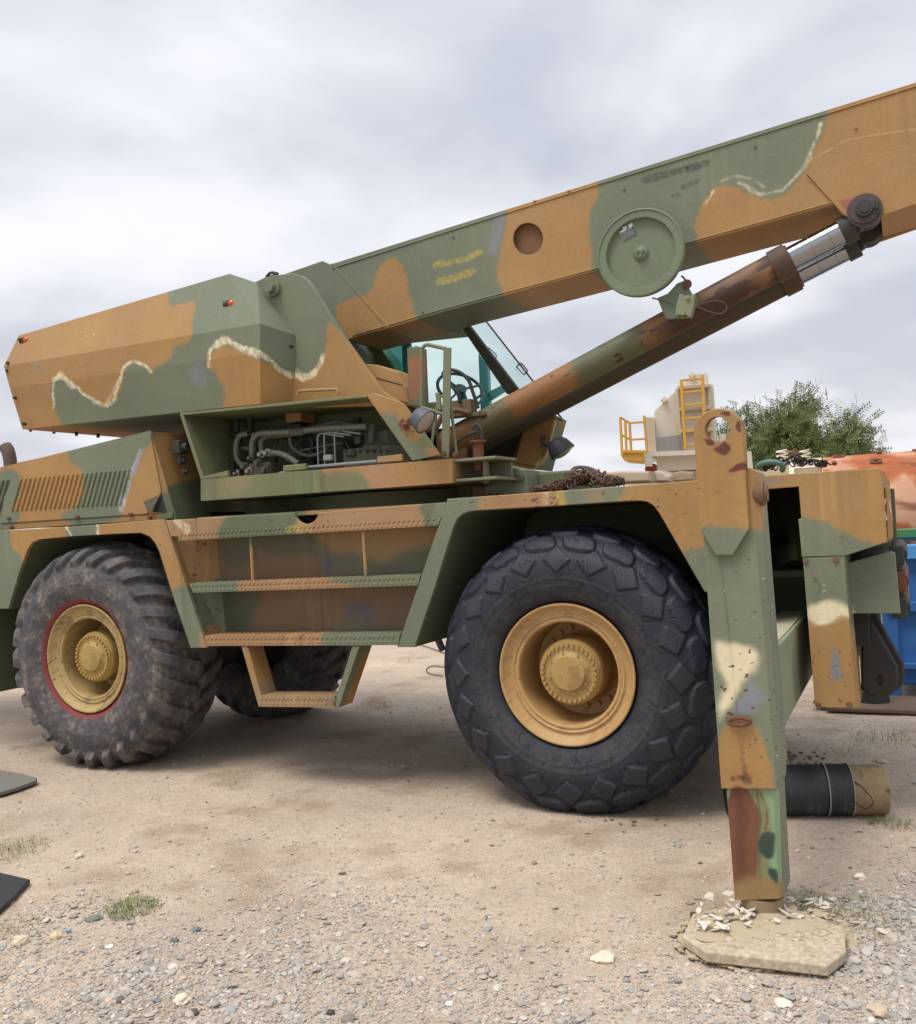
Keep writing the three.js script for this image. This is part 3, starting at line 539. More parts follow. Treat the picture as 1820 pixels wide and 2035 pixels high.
function makeWheel(name, label, cx, h, spin, tyreGeo, tyreMat, rimMat, wellMat, hubMat) {
  const w = new THREE.Group(); w.name = name; if (label) w.userData.label = label;
  const t = part('tyre', tyreGeo, tyreMat, w); t.position.set(0, 0, 0);
  const planar = (g) => { const p = g.attributes.position, u = g.attributes.uv; for (let i = 0; i < p.count; i++) u.setXY(i, p.getX(i) * 1.1 + 0.5 + p.getZ(i), p.getY(i) * 1.1 + 0.5 + p.getZ(i)); return g; };
  const lathe = (pts, seg = 96) => planar(new THREE.LatheGeometry(pts.map(([r, z]) => new THREE.Vector2(r, z)), seg).rotateX(Math.PI / 2));
  const rim = part('rim', lathe([[0.394, -0.07], [0.400, -0.03], [0.412, -0.006], [0.417, 0.006], [0.412, 0.014], [0.402, 0.012], [0.394, 0.002], [0.386, -0.012], [0.365, -0.028], [0.350, -0.032], [0.345, -0.024], [0.338, -0.022], [0.332, -0.030], [0.327, -0.034], [0.322, -0.028], [0.312, -0.027], [0.304, -0.034], [0.300, -0.05], [0.298, -0.3], [0.296, -0.34]]), rimMat, w); rim.position.set(0, 0, 0);
  const well = part('wheel_disc', [lathe([[0.298, -0.34], [0.24, -0.36], [0.205, -0.36], [0.198, -0.30], [0.196, -0.12]])], wellMat, w); well.position.set(0, 0, 0);
  const hub = part('hub', [lathe([[0.196, -0.13], [0.196, -0.09], [0.188, -0.078], [0.181, -0.074], [0.181, -0.062], [0.177, -0.058], [0.131, -0.058], [0.127, -0.052], [0.108, -0.047], [0.104, -0.036], [0.098, -0.032], [0, -0.031]], 64)], hubMat, w); hub.position.set(0, 0, 0);
  const bg = new THREE.CylinderGeometry(0.0105, 0.012, 0.016, 8).rotateX(Math.PI / 2), small = new THREE.CylinderGeometry(0.006, 0.007, 0.01, 6).rotateX(Math.PI / 2), lug = new THREE.CylinderGeometry(0.017, 0.019, 0.03, 6).rotateX(Math.PI / 2);
  const put = (g, r, a, z, m) => { const b = part('bolt', g, m, w); b.position.set(Math.cos(a) * r, Math.sin(a) * r, z); };
  for (let i = 0; i < 32; i++) put(bg, 0.163, i / 32 * Math.PI * 2, -0.05, hubMat);
  for (let i = 0; i < 8; i++) put(small, 0.121, (i + 0.3) / 8 * Math.PI * 2, -0.046, hubMat);
  for (let i = 0; i < 20; i++) put(lug, 0.245, i / 20 * Math.PI * 2, -0.345, wellMat);
  w.position.set(cx, h, 0).sub(crane.position); crane.add(w); return w;
}
{
  const tf = settle(makeTyre({ R: 0.845, w: 0.66, lugs: 'blocks', tone: 0x171e2f, dustTone: 0x5a554e, dusty: 0.03 }), 0.806);
  const tr = settle(makeTyre({ R: 0.835, w: 0.64, lugs: 'bars', tone: 0x3d3e43, dustTone: 0x867b70, dusty: 0.5, red: true }), 0.832);
  const rub = new THREE.MeshStandardMaterial({ vertexColors: true, roughness: 0.5, map: rubberMap, bumpMap: rubberBump, bumpScale: 0.006 }), rub2 = new THREE.MeshStandardMaterial({ vertexColors: true, roughness: 0.75, bumpMap: rubberBump, bumpScale: 0.002 });
  const rf = std(0xffffff, 0.55, { map: rimPaint(0xb08d5c, 0x8a6642, 0.6) }), rb = std(0xffffff, 0.6, { map: rimPaint(0xa68e5c, 0x6d5a3c, 0.9) });
  const hf = std(0xffffff, 0.55, { map: rimPaint(0xa98a54, 0x7a5838, 0.6) }), hb = std(0xffffff, 0.6, { map: rimPaint(0xa88c50, 0x77643c, 0.6) });
  const f = W(1124, 1340, 0), r = W(172, 1308, 0);
  makeWheel('wheel', 'front wheel with diamond block tread and tan rim', f.x, f.y, 0, tf, rub, rf, rf, hf);
  const w2 = makeWheel('wheel', 'rear wheel with chevron bar tread and red ring round the rim', r.x, r.y, 0, tr, rub2, rb, rb, hb);
  w2.rotation.y = 0.0;
  for (const [x, y, tyre, m] of [[f.x + 0.02, f.y, tf, rub], [r.x + 0.12, r.y, tr, rub2]]) { // the far side's wheels
    const w = new THREE.Group(); w.name = 'wheel'; w.userData.label = tyre === tf ? 'far side front wheel' : 'far side rear wheel in the shade below the body';
    const t = part('tyre', tyre, m, w), d = part('wheel_disc', [cyl(V(0, 0, -0.2), V(0, 0, -0.35), 0.4)], dark, w); t.position.set(0, 0, 0); d.position.set(0, 0, 0); w.rotation.y = Math.PI;
    w.position.set(x, y, -2.44).sub(crane.position); crane.add(w);
  }
}
// ------------------------------------------------------------------ front outrigger: beam, leg, inner leg, pad
const ZL = 1.19;
const legPaint = paint({ z: ZL, px: [1340, 780, 1600, 1830], base: C.green, res: 0.0022, chips: 2.3, drips: 0.8, layers: [
  { c: C.tan, p: [[1300, 700], [1560, 700], [1560, 1040], [1490, 1050], [1440, 1042], [1380, 1052], [1300, 1040]], s: 3 },
  { c: C.cream, p: [[1415, 1280], [1465, 1285], [1512, 1300], [1500, 1330], [1470, 1350], [1455, 1390], [1432, 1420], [1424, 1440], [1424, 1400], [1440, 1350], [1420, 1320]], s: 4, warp: 1.5 },
  { c: C.slate, p: [[1478, 1345], [1510, 1375], [1500, 1395], [1465, 1415], [1450, 1410], [1470, 1380]], s: 3, warp: 2.5, a: 0.9 },
  { c: C.tan, p: [[1428, 1480], [1434, 1450], [1455, 1430], [1480, 1428], [1510, 1450], [1530, 1500], [1540, 1575], [1420, 1575]], s: 2 },
  { c: C.rust, p: [[1400, 865], [1440, 880]], w: 6, dry: 1, a: 0 }, { c: 0x5c2f28, p: [[1430, 885], [1446, 876], [1452, 892], [1440, 898], [1425, 894]], s: 0.5, warp: 1.6 }, { c: 0x5c2f28, p: [[1405, 880], [1415, 876], [1422, 884], [1410, 888]], s: 0.5, warp: 1.6 },
  { c: 0x5c2f28, p: [[1455, 925], [1478, 918], [1480, 930], [1462, 932]], s: 0.5, warp: 1.8 }, { c: 0x5c2f28, p: [[1430, 815], [1446, 815], [1446, 823], [1434, 822]], s: 0.5, warp: 1.4 }, { c: 0x5c2f28, p: [[1468, 832], [1476, 842], [1476, 856], [1468, 850]], s: 0.5, warp: 1.2 }, { c: 0x5c2f28, p: [[1379, 918], [1385, 915], [1384, 924]], s: 0.5 },
  { c: 0x8c6c44, p: [[1424, 962], [1430, 958], [1436, 962], [1434, 968], [1424, 977], [1436, 977]], w: 2, s: 0.4, warp: 0.2, a: 0.8 },
  { c: C.rust, p: [[1473, 1455], [1475, 1500], [1478, 1540]], w: 3, dry: 1 }, { c: C.rust, p: [[1455, 1549], [1475, 1547]], w: 6, dry: 1 }, { c: C.rust, p: [[1480, 1540], [1482, 1556]], w: 5, dry: 1 }, { c: C.rust, p: [[1487, 1541], [1492, 1546], [1487, 1550], [1493, 1555]], w: 3, dry: 1 },
  { c: 0x7d9a76, p: [[1430, 1572], [1570, 1572], [1570, 1800], [1430, 1800]], s: 0, hard: true, warp: 0 },
  { c: 0x7a7a50, p: [[1490, 1570], [1512, 1570], [1520, 1800], [1495, 1800]], s: 3 }, { c: 0x70452f, p: [[1453, 1570], [1488, 1570], [1497, 1800], [1462, 1800]], s: 0.4, warp: 1.2 }, { c: 0x5c3626, p: [[1462, 1570], [1470, 1570], [1480, 1800], [1474, 1800]], s: 2, warp: 1, a: 0.7 }, { c: 0x54584a, p: [[1503, 1572], [1507, 1640], [1511, 1780]], w: 2, s: 0.5, warp: 0.4 }, { c: 0x70503a, p: [[1513, 1575], [1520, 1620], [1518, 1650]], w: 4, s: 1, dry: 1 }, { c: 0x8a7048, p: [[1455, 1760], [1570, 1760], [1570, 1800], [1455, 1800]], s: 6 },
  { c: 0x2f4136, p: [[1510, 1665], [1525, 1655], [1541, 1662], [1541, 1700], [1528, 1708], [1512, 1690]], s: 1.5, warp: 1.2 }, { c: 0x2f4136, p: [[1530, 1735], [1545, 1735], [1546, 1765], [1533, 1752]], s: 1.5, warp: 1.4 } ] });
{
  const s0 = W(1420, 1500, ZL), wid = (a, b) => Math.abs(W(...a, ZL).x - W(...b, ZL).x);
  // outer leg: follows the slight lean seen in the photograph
  const leg = mirrorSolid([[[1388, 930, ZL], [1490, 930, ZL], [1543, 1566, ZL], [1433, 1566, ZL]], [[1490, 930, ZL], [1504, 938, ZL - 0.03], [1551, 1520, ZL - 0.03], [1549, 1566, ZL - 0.03], [1543, 1566, ZL]]], ZL - 0.14);
  const lg = pp('outrigger_leg', leg, legPaint, crane);
  pp('weld_seam', tube([W(1428, 1100, ZL), W(1441, 1200, ZL + 0.001), W(1455, 1330, ZL), W(1472, 1500, ZL + 0.001), W(1477, 1555, ZL)], 0.0028, 0.02, 6, true), legPaint, lg);
  const eye = ellipse(1425, 853, 27, 27.5, 36);
  const lugO = [...ellipse(1428, 858, 49.5, 47, 24, Math.PI, 2 * Math.PI), [1482, 960], [1488, 1050], [1456, 1103], [1421, 1103], [1392, 1053], [1384, 960]];
  pp('lug_plate', plate(lugO, ZL + 0.028, 0.026, { holes: [eye], bevel: 0.004 }), legPaint, lg);
  pp('lug_plate', plate(lugO.slice(0, 25).map(([x, y]) => [x + 3, y]).concat([[1486, 990], [1392, 990]]), ZL - 0.05, 0.03, { holes: [eye.map(([x, y]) => [x + 3, y])], bevel: 0.004 }), legPaint, lg);
  const pin = W(1496, 982, ZL - 0.05); part('pivot_pin', [cyl(pin.clone().add(V(-0.05, 0, 0)), pin.clone().add(V(0.045, 0, 0)), 0.05, 0.05, 24), cyl(pin.clone().add(V(0.04, 0, 0)), pin.clone().add(V(0.058, 0, 0)), 0.038, 0.034, 20)], brownM, lg);
  const hk = ellipse(...L3(525, 130), 21, 7, 22).map(([x, y]) => W(x, y, ZL + 0.02)); hk.push(hk[0].clone());
  part('lifting_eye', tube(hk, 0.009, 0.02, 8, true), rustM, lg);
  const inner = mirrorSolid([[[1443, 1560, ZL - 0.02], [1535, 1562, ZL - 0.02], [1549, 1785, ZL - 0.02], [1460, 1788, ZL - 0.02]], [[1535, 1562, ZL - 0.02], [1549, 1562, ZL - 0.06], [1561, 1775, ZL - 0.06], [1549, 1785, ZL - 0.02]]], ZL - 0.14);
  pp('inner_leg', inner, legPaint, crane);
  const c = W(1515, 1800, ZL - 0.1), dusty = std(0x8c7a5f, 0.9);
  part('leg_foot', [cyl(V(c.x, 0.07, c.z), V(c.x, c.y + 0.05, c.z), 0.068, 0.066, 28), cyl(V(c.x, c.y - 0.005, c.z), V(c.x, c.y + 0.05, c.z), 0.085, 0.085, 28), ...[0.3, 1.9, 3.4, 5].map((a) => cyl(V(c.x + Math.cos(a) * 0.065, 0.05, c.z + Math.sin(a) * 0.065), V(c.x + Math.cos(a) * 0.06, 0.11, c.z + Math.sin(a) * 0.06), 0.022, 0.016, 8))], dusty, crane);
  // pad: an eight-sided plate lying on the ground with turned up ends
  const g = (x, y, h) => G(x, y, h), top = [[1356, 1862], [1376, 1817], [1420, 1806], [1600, 1812], [1678, 1846], [1681, 1892], [1644, 1921], [1402, 1893]].map(([x, y]) => g(x, y, 0.05));
  const shp = shapeOf(top.map((p) => V(p.x, p.z, 0))), pg = new THREE.ExtrudeGeometry(shp, { depth: 0.03, bevelEnabled: true, bevelSize: 0.008, bevelThickness: 0.006, bevelOffset: -0.008, bevelSegments: 2 }).rotateX(Math.PI / 2).translate(0, 0.05, 0);
  const soilTex = dataTex(512, 512, (u, v) => { const n = vf(u * 60, v * 60, 4), m = sm(0.2, 0.6, vf(u * 9, v * 9, 4)); return mix3([176 + n * 30, 162 + n * 30, 140 + n * 28], [132, 112, 86], m * 0.6); });
  const up = pg.attributes.uv; for (let i = 0; i < up.count; i++) up.setXY(i, pg.attributes.position.getX(i) * 1.3, (pg.attributes.position.getZ(i) + pg.attributes.position.getY(i)) * 1.3);
  const pad = part('outrigger_pad', pg, std(0xffffff, 0.95, { map: soilTex, bumpMap: soilTex, bumpScale: 0.006 }), crane);
  part('pad_edge', [box(-0.27, 0.27, 0, 0.03, -0.01, 0.01, 0.004).rotateY(-0.28).translate(c.x - 0.02, 0, c.z + 0.16)], std(0x4b4232, 0.9), pad);
  // outrigger beam from the bay to the leg
  const bxR = W(1530, 1303, 1.0).x, yT = W(1530, 1303, 1.0).y, yB = W(1542, 1481, 1.0).y;
  const beamPaint = paint({ z: 0, px: [1400, 1100, 1700, 1700], base: 0x76836a, res: 0.006, chips: 0.7, drips: 1.2, layers: [{ c: C.dark, p: [[1500, 1300], [1560, 1260], [1600, 1330], [1560, 1400], [1520, 1380]], s: 8, a: 0.4 }] });
  pp('outrigger_beam', box(bxR - 0.17, bxR, yB, yT, -2.0, ZL - 0.2, 0.012), beamPaint, crane);
  part('wear_strip', box(bxR - 0.16, bxR - 0.02, yT, yT + 0.008, -1.9, ZL - 0.22, 0.003), std(0xa9a48c, 0.6), crane);
}

// ------------------------------------------------------------------ superstructure
const superPaint = paint({ z: -0.2, px: [-60, 520, 1140, 1030], base: C.green, res: 0.0042, chips: 0.45, drips: 0.4, layers: [
  { c: C.tan, p: [A(-200, 200), A(120, 300), A(820, 150), A(870, 225), A(880, 262), A(925, 268), A(1000, 250), A(1038, 262), A(1045, 330), A(1060, 420), A(1048, 490), A(975, 520), A(935, 595), A(860, 630), A(815, 640), A(780, 600), A(720, 600), A(685, 650), A(640, 780), A(570, 835), A(480, 790), A(400, 720), A(340, 685), A(300, 700), A(272, 760), A(275, 820), A(305, 900), A(325, 1010), A(-200, 1040)], s: 2.5 },
  { c: C.tan, p: [A(1150, 640), A(1165, 565), A(1210, 520), A(1250, 508), A(1330, 540), A(1445, 590), A(1520, 615), A(1640, 650), A(1800, 660), A(2400, 640), A(2400, 900), A(1230, 900), A(1225, 780), A(1205, 700), A(1180, 640)], s: 2.5 },
  { c: C.slate, p: [A(1040, 650), A(1100, 640), A(1150, 680), A(1120, 725), A(1060, 720)], s: 5, a: 0.55, warp: 2.5 }, { c: C.slate, p: [A(180, 600), A(225, 600), A(235, 640), A(190, 640)], s: 5, a: 0.35, warp: 2 },
  { c: C.cream, p: [A(280, 845), A(284, 770), A(308, 700), A(340, 668), A(370, 690), A(410, 735), A(470, 790), A(575, 842), A(620, 815), A(632, 745), A(665, 680), A(690, 630), A(730, 603), A(785, 608), A(833, 645)], w: 9, dry: 1, s: 0.8 },
  { c: C.cream, p: [A(300, 700), A(345, 680), A(400, 740)], w: 14, dry: 1, s: 0.8, a: 0.8 }, { c: C.cream, p: [A(580, 830), A(640, 730), A(690, 640)], w: 14, dry: 1, s: 0.8, a: 0.6 },
  { c: C.cream, p: [A(1155, 620), A(1165, 545), A(1200, 490), A(1255, 476), A(1330, 510), A(1440, 550), A(1540, 600), A(1640, 640)], w: 11, dry: 1, s: 0.8 }, { c: C.cream, p: [A(1190, 510), A(1260, 482), A(1350, 530), A(1440, 560)], w: 16, dry: 1, s: 0.8, a: 0.8 },
  { c: C.cream, p: [A(445, 450), A(446, 451)], w: 3, s: 0, warp: 0 }, { c: C.cream, p: [A(490, 441), A(491, 442)], w: 3, s: 0, warp: 0 },
  { c: 0x8d7a55, p: [S(205, 590), S(900, 530), S(1000, 560), S(1600, 460), S(1700, 460), S(1700, 640), S(205, 760)], s: 3, a: 0 } ] });
const trayPaint = paint({ z: -0.25, px: [380, 760, 920, 1010], base: 0x6b6f50, res: 0.003, chips: 0.7, drips: 1.5, layers: [
  { c: C.orange, p: [S(870, 500), S(1150, 480), S(1640, 440), S(1640, 660), S(1160, 660), S(1140, 620), S(1080, 560), S(960, 560), S(890, 560)], s: 5 }, { c: C.tan, p: [S(1300, 470), S(1640, 440), S(1640, 620), S(1320, 600)], s: 8 }, { c: 0x8a7b58, p: [S(300, 570), S(500, 560), S(480, 640), S(310, 650)], s: 12, a: 0.6 },
  { c: C.tan, p: [S(1100, 100), S(1350, 120), S(1420, 350), S(1360, 420), S(1250, 300)], s: 5 }, { c: C.green, p: [S(1200, 220), S(1290, 250), S(1330, 340), S(1480, 480), S(1390, 490), S(1280, 360)], s: 5 } ] });
const turretPaint = paint({ z: -0.5, px: [500, 520, 960, 960], base: C.green, res: 0.0042, chips: 0.3, drips: 0.3, layers: [
  { c: C.tan, p: [[656, 645], [668, 650], [720, 700], [800, 690], [860, 760], [900, 1000], [560, 1000], [540, 725], [580, 738], [608, 752], [632, 735], [648, 700], [652, 660]], s: 3 },
  { c: C.cream, p: [[578, 738], [596, 748], [618, 748], [634, 732], [645, 708]], w: 14, dry: 1, s: 1 }, { c: C.cream, p: [[585, 735], [610, 750], [628, 742]], w: 18, dry: 1, s: 1, a: 0.8 } ] });
const up = 'counterweight_hood';
{
  const z0 = -0.2, zt = -0.36, zf = -0.47;
  const F1a = [7.9, 727.4, z0], F1b = [516.7, 642.5, z0], T1 = [37.6, 666.5, zt], T2 = [456.6, 543.7, zt], B1 = [44.8, 852.8, z0 - 0.05], B2 = [517.5, 802.6, z0 - 0.05], M1 = [...A(55, 745), z0], M2 = [516.9, 700, z0];
  const w_ = (q) => W(...q), t1 = onPlane(37.6, 666.5, w_(T2), w_(F1b), w_(F1a)), b1 = onPlane(44.8, 852.8, w_(M1), w_(M2), w_(B2)), b0 = onPlane(440, 810, w_(M1), w_(M2), w_(B2)), G1 = W(584.8, 664.7, zf), g2 = onPlane(585.2, 735, w_(F1b), w_(M2), G1), g3 = onPlane(585.5, 801, w_(M2), w_(B2), g2);
  const hood = pp(up, mirrorSolid([[t1, T2, F1b, F1a], [F1a, F1b, M2, M1], [M1, M2, B2, b0, b1], [T2, [512, 562.7, zf], [584.8, 664.7, zf], F1b], [F1b, G1, g2, M2], [M2, g2, g3, B2]], ZC), superPaint, crane);
  for (const q of [A(110, 478), A(44, 608), A(42, 650), A(82, 800), A(132, 945), A(1612, 515)]) { const c = W(...q, q[0] > 500 ? zf + 0.03 : z0 + (q[1] < 690 ? -0.06 : 0)); part('bolt', cyl(c.clone().add(V(0, 0, -0.02)), c.clone().add(V(0, 0, 0.014)), 0.014, 0.012, 6), steelDark, hood); }
  for (const q of [A(170, 985), A(300, 996), A(425, 1008), A(545, 1018)]) { const c = W(...q, -0.6); part('bolt', cyl(c.clone().add(V(0, 0.03, 0)), c.clone().add(V(0, -0.005, 0)), 0.014, 0.014, 6), steelDark, hood); }
  const lens = new THREE.MeshPhysicalMaterial({ color: 0xd2571c, roughness: 0.3, transmission: 0.25, thickness: 0.02 });
  for (const [q, z] of [[A(150, 487), zt + 0.05], [A(1283, 286), zt + 0.05]]) {
    const c = W(...q, z), f = new THREE.Group(); // marker lamp: dark base and amber lens looking forward
    const base = part('marker_lamp', [cyl(c.clone().add(V(-0.035, 0, 0.015)), c.clone().add(V(0.012, 0, 0.02)), 0.034, 0.034, 20), cyl(c.clone().add(V(-0.01, 0, -0.07)), c.clone().add(V(-0.01, 0, 0.02)), 0.02, 0.02)], std(0x2d2620, 0.6), hood, 'small amber marker lamp on the hood');
    part('lamp_lens', new THREE.SphereGeometry(0.032, 20, 12).scale(1.25, 1, 1).translate(c.x + 0.025, c.y, c.z + 0.02), lens, base);
  }
  // side plates of the turret carrying the boom foot
  const out = [[500, 563], [526, 551], [548, 546], [580, 543], [596, 546], [608, 553], [620, 568], [687, 675], [722, 725], [762, 778], [800, 803], [760, 806], [505, 812]];
  const tp = pp('turret_side_plate', plate(out, zf - 0.01, 0.05), turretPaint, crane);
  const pv = W(545, 574, zf - 0.01); part('boom_pivot_pin', [cyl(pv, pv.clone().add(V(0, 0, 0.03)), 0.062, 0.06, 32), cyl(pv, pv.clone().add(V(0, 0, 0.075)), 0.04, 0.038, 28), box(pv.x - 0.1, pv.x - 0.05, pv.y - 0.11, pv.y - 0.06, pv.z, pv.z + 0.03)], greenM, tp);
  const wd = W(527, 562, -0.9); part('hoist_winch', [cyl(V(wd.x, wd.y - 0.03, -1.0), V(wd.x, wd.y - 0.03, -1.6), 0.12, 0.12, 28), tube([V(wd.x - 0.05, wd.y + 0.07, -0.98), V(wd.x, wd.y + 0.1, -0.98), V(wd.x + 0.07, wd.y + 0.08, -0.98)], 0.012, 0.03, 8, true)], steelDark, crane);
  part('turret_core', [box(W(300, 800, -0.6).x, W(700, 800, -0.6).x, W(600, 905, -0.6).y, W(600, 800, -0.6).y, -1.9, -0.95, 0.02), cyl(V(-1.75, 1.87, ZC), V(-1.75, 1.97, ZC), 0.75, 0.75, 40), box(-2.6, -0.25, 1.88, 2.04, -1.9, -0.85, 0.02)], inside, crane);
  // sloped locker in front of the turret plate with its hatch
  const lp = [[712, 722], [751, 725], [789, 739], [806, 770], [812, 806], [770, 800], [740, 776]];
  const lk = pp('side_locker', plate(lp, -0.55, 0.28), turretPaint, crane);
  pp('locker_hatch', plate([[740, 749], [797, 764], [811, 800], [772, 791]], -0.535, 0.02, { bevel: 0.003 }), turretPaint, lk);
  part('hatch_gap', plate([[738, 747], [798, 763.5], [797, 765.5], [742, 751]], -0.533, 0.006, { bevel: 0.001 }), dark, lk);
  // black far side of the opening under the boom
  part('turret_bulkhead', plate([[600, 640], [690, 680], [752, 690], [806, 768], [815, 800], [820, 880], [640, 880]], -1.6, 0.04), inside, crane);
  // engine bay: roof lip, left frame, brace, tray
  const zb = -0.25;
  const bay = pp('bay_roof', plate([[357, 819.5], [727, 784], [729, 789], [359, 825]], zb, 0.75, { bevel: 0.002 }), trayPaint, crane);
  pp('bay_frame', plate([[357, 822], [364, 824], [406, 952], [399, 953]], zb, 0.62, { bevel: 0.002 }), trayPaint, crane);
  part('bay_back', [box(W(360, 800, zb).x, W(772, 800, zb).x, W(600, 1000, zb).y - 0.1, W(600, 800, zb).y, -0.96, -0.93)], inside, crane);
  pp('bay_brace', plate([[728, 785.5], [745, 781], [800, 800], [873, 904], [819.5, 915]], zb, 0.03), trayPaint, crane);
  part('bay_brace', plate([[728, 786], [733, 785], [824, 914], [819, 915]], zb - 0.03, 0.1, { bevel: 0.001 }), tanM, crane);
  pp('engine_tray', mirrorSolid([[[399, 951.8, zb + 0.01], [898.8, 910.6, zb + 0.01], [900, 959, zb + 0.01], [399, 995, zb + 0.01]]], zb - 0.3), trayPaint, crane);
  for (const b of [[S(205, 578), S(355, 542), S(355, 575), S(205, 590)], [S(660, 515), S(785, 502), S(788, 535), S(660, 548)], [S(1182, 466), S(1320, 450), S(1322, 488), S(1182, 500)]]) pp('tray_bracket', plate(b, zb + 0.004, 0.03), trayPaint, bay);
  const hd = [[592, 786], [592, 777], [671, 773], [672, 782]].map((q) => W(...q, -0.4)); part('grab_handle', tube(hd, 0.012, 0.02), std(0x9a7a55, 0.7), crane);
  // open channel at the tray's end, post with shackle, front bracket
  const cx = W(899, 935, zb), endM = std(0x71735a, 0.7);
  const y0 = W(899, 958, zb).y, y1 = W(899, 912, zb).y, x1 = cx.x + 0.3;
  part('tray_channel', [box(cx.x, x1, y1 - 0.02, y1, -0.62, zb - 0.02), box(cx.x, x1, y0, y0 + 0.02, -0.62, zb - 0.02), box(cx.x, x1 - 0.02, y0 + 0.02, y1 - 0.02, -0.6, -0.57), plate([S(1768, 480), S(1786, 485), S(1792, 612), S(1768, 612)], -0.36, 0.05)], endM, crane);
  const ps = W(...S(1742, 400), -0.42); part('pin_post', [cyl(ps.clone().add(V(0, -0.17, 0)), ps.clone().add(V(0, 0.02, 0)), 0.036, 0.036, 20), cyl(ps.clone().add(V(0, 0.015, 0)), ps.clone().add(V(0, 0.03, 0)), 0.055, 0.055, 20)], rustM, crane);
  part('shackle', [tube([ps.clone().add(V(-0.03, 0.02, 0)), ps.clone().add(V(-0.03, 0.1, 0)), ps.clone().add(V(0, 0.135, 0)), ps.clone().add(V(0.03, 0.1, 0)), ps.clone().add(V(0.03, 0.02, 0))], 0.011, 0.02, 8, true), tube([ps.clone().add(V(-0.005, 0.09, 0)), ps.clone().add(V(-0.1, 0.06, 0.02)), ps.clone().add(V(-0.23, -0.08, 0.03))], 0.012, 0.05), cyl(ps.clone().add(V(0.012, 0.08, 0)), ps.clone().add(V(0.012, 0.17, 0)), 0.006)], steelDark, crane);
  const tf = W(965, 950, -0.55);
  const fbk = pp('turret_front', [plate([T(1165, 1110), T(1440, 1165), T(1460, 1335), T(1165, 1325)], -0.62, 0.3)], turretPaint, crane);
  part('hole_tab', [plate([T(1172, 1130), T(1196, 1150), T(1222, 1165), T(1222, 1205), T(1196, 1212), T(1172, 1215)], -0.6, 0.02, { holes: [ellipse(...T(1202, 1187), 2.4, 3, 10)] }), plate([T(1342, 1190), T(1425, 1200), T(1425, 1235), T(1342, 1252)], -0.6, 0.02, { holes: [ellipse(...T(1410, 1218), 1.8, 2.6, 10)] }), plate([T(1172, 1245), T(1205, 1262), T(1172, 1275)], -0.6, 0.02)], std(0x55493a, 0.8), fbk);
  part('turret_front', plate([T(1080, 1275), T(1330, 1290), T(1470, 1310), T(1470, 1345), T(1080, 1365)], -0.63, 0.4), brownM, crane);
}
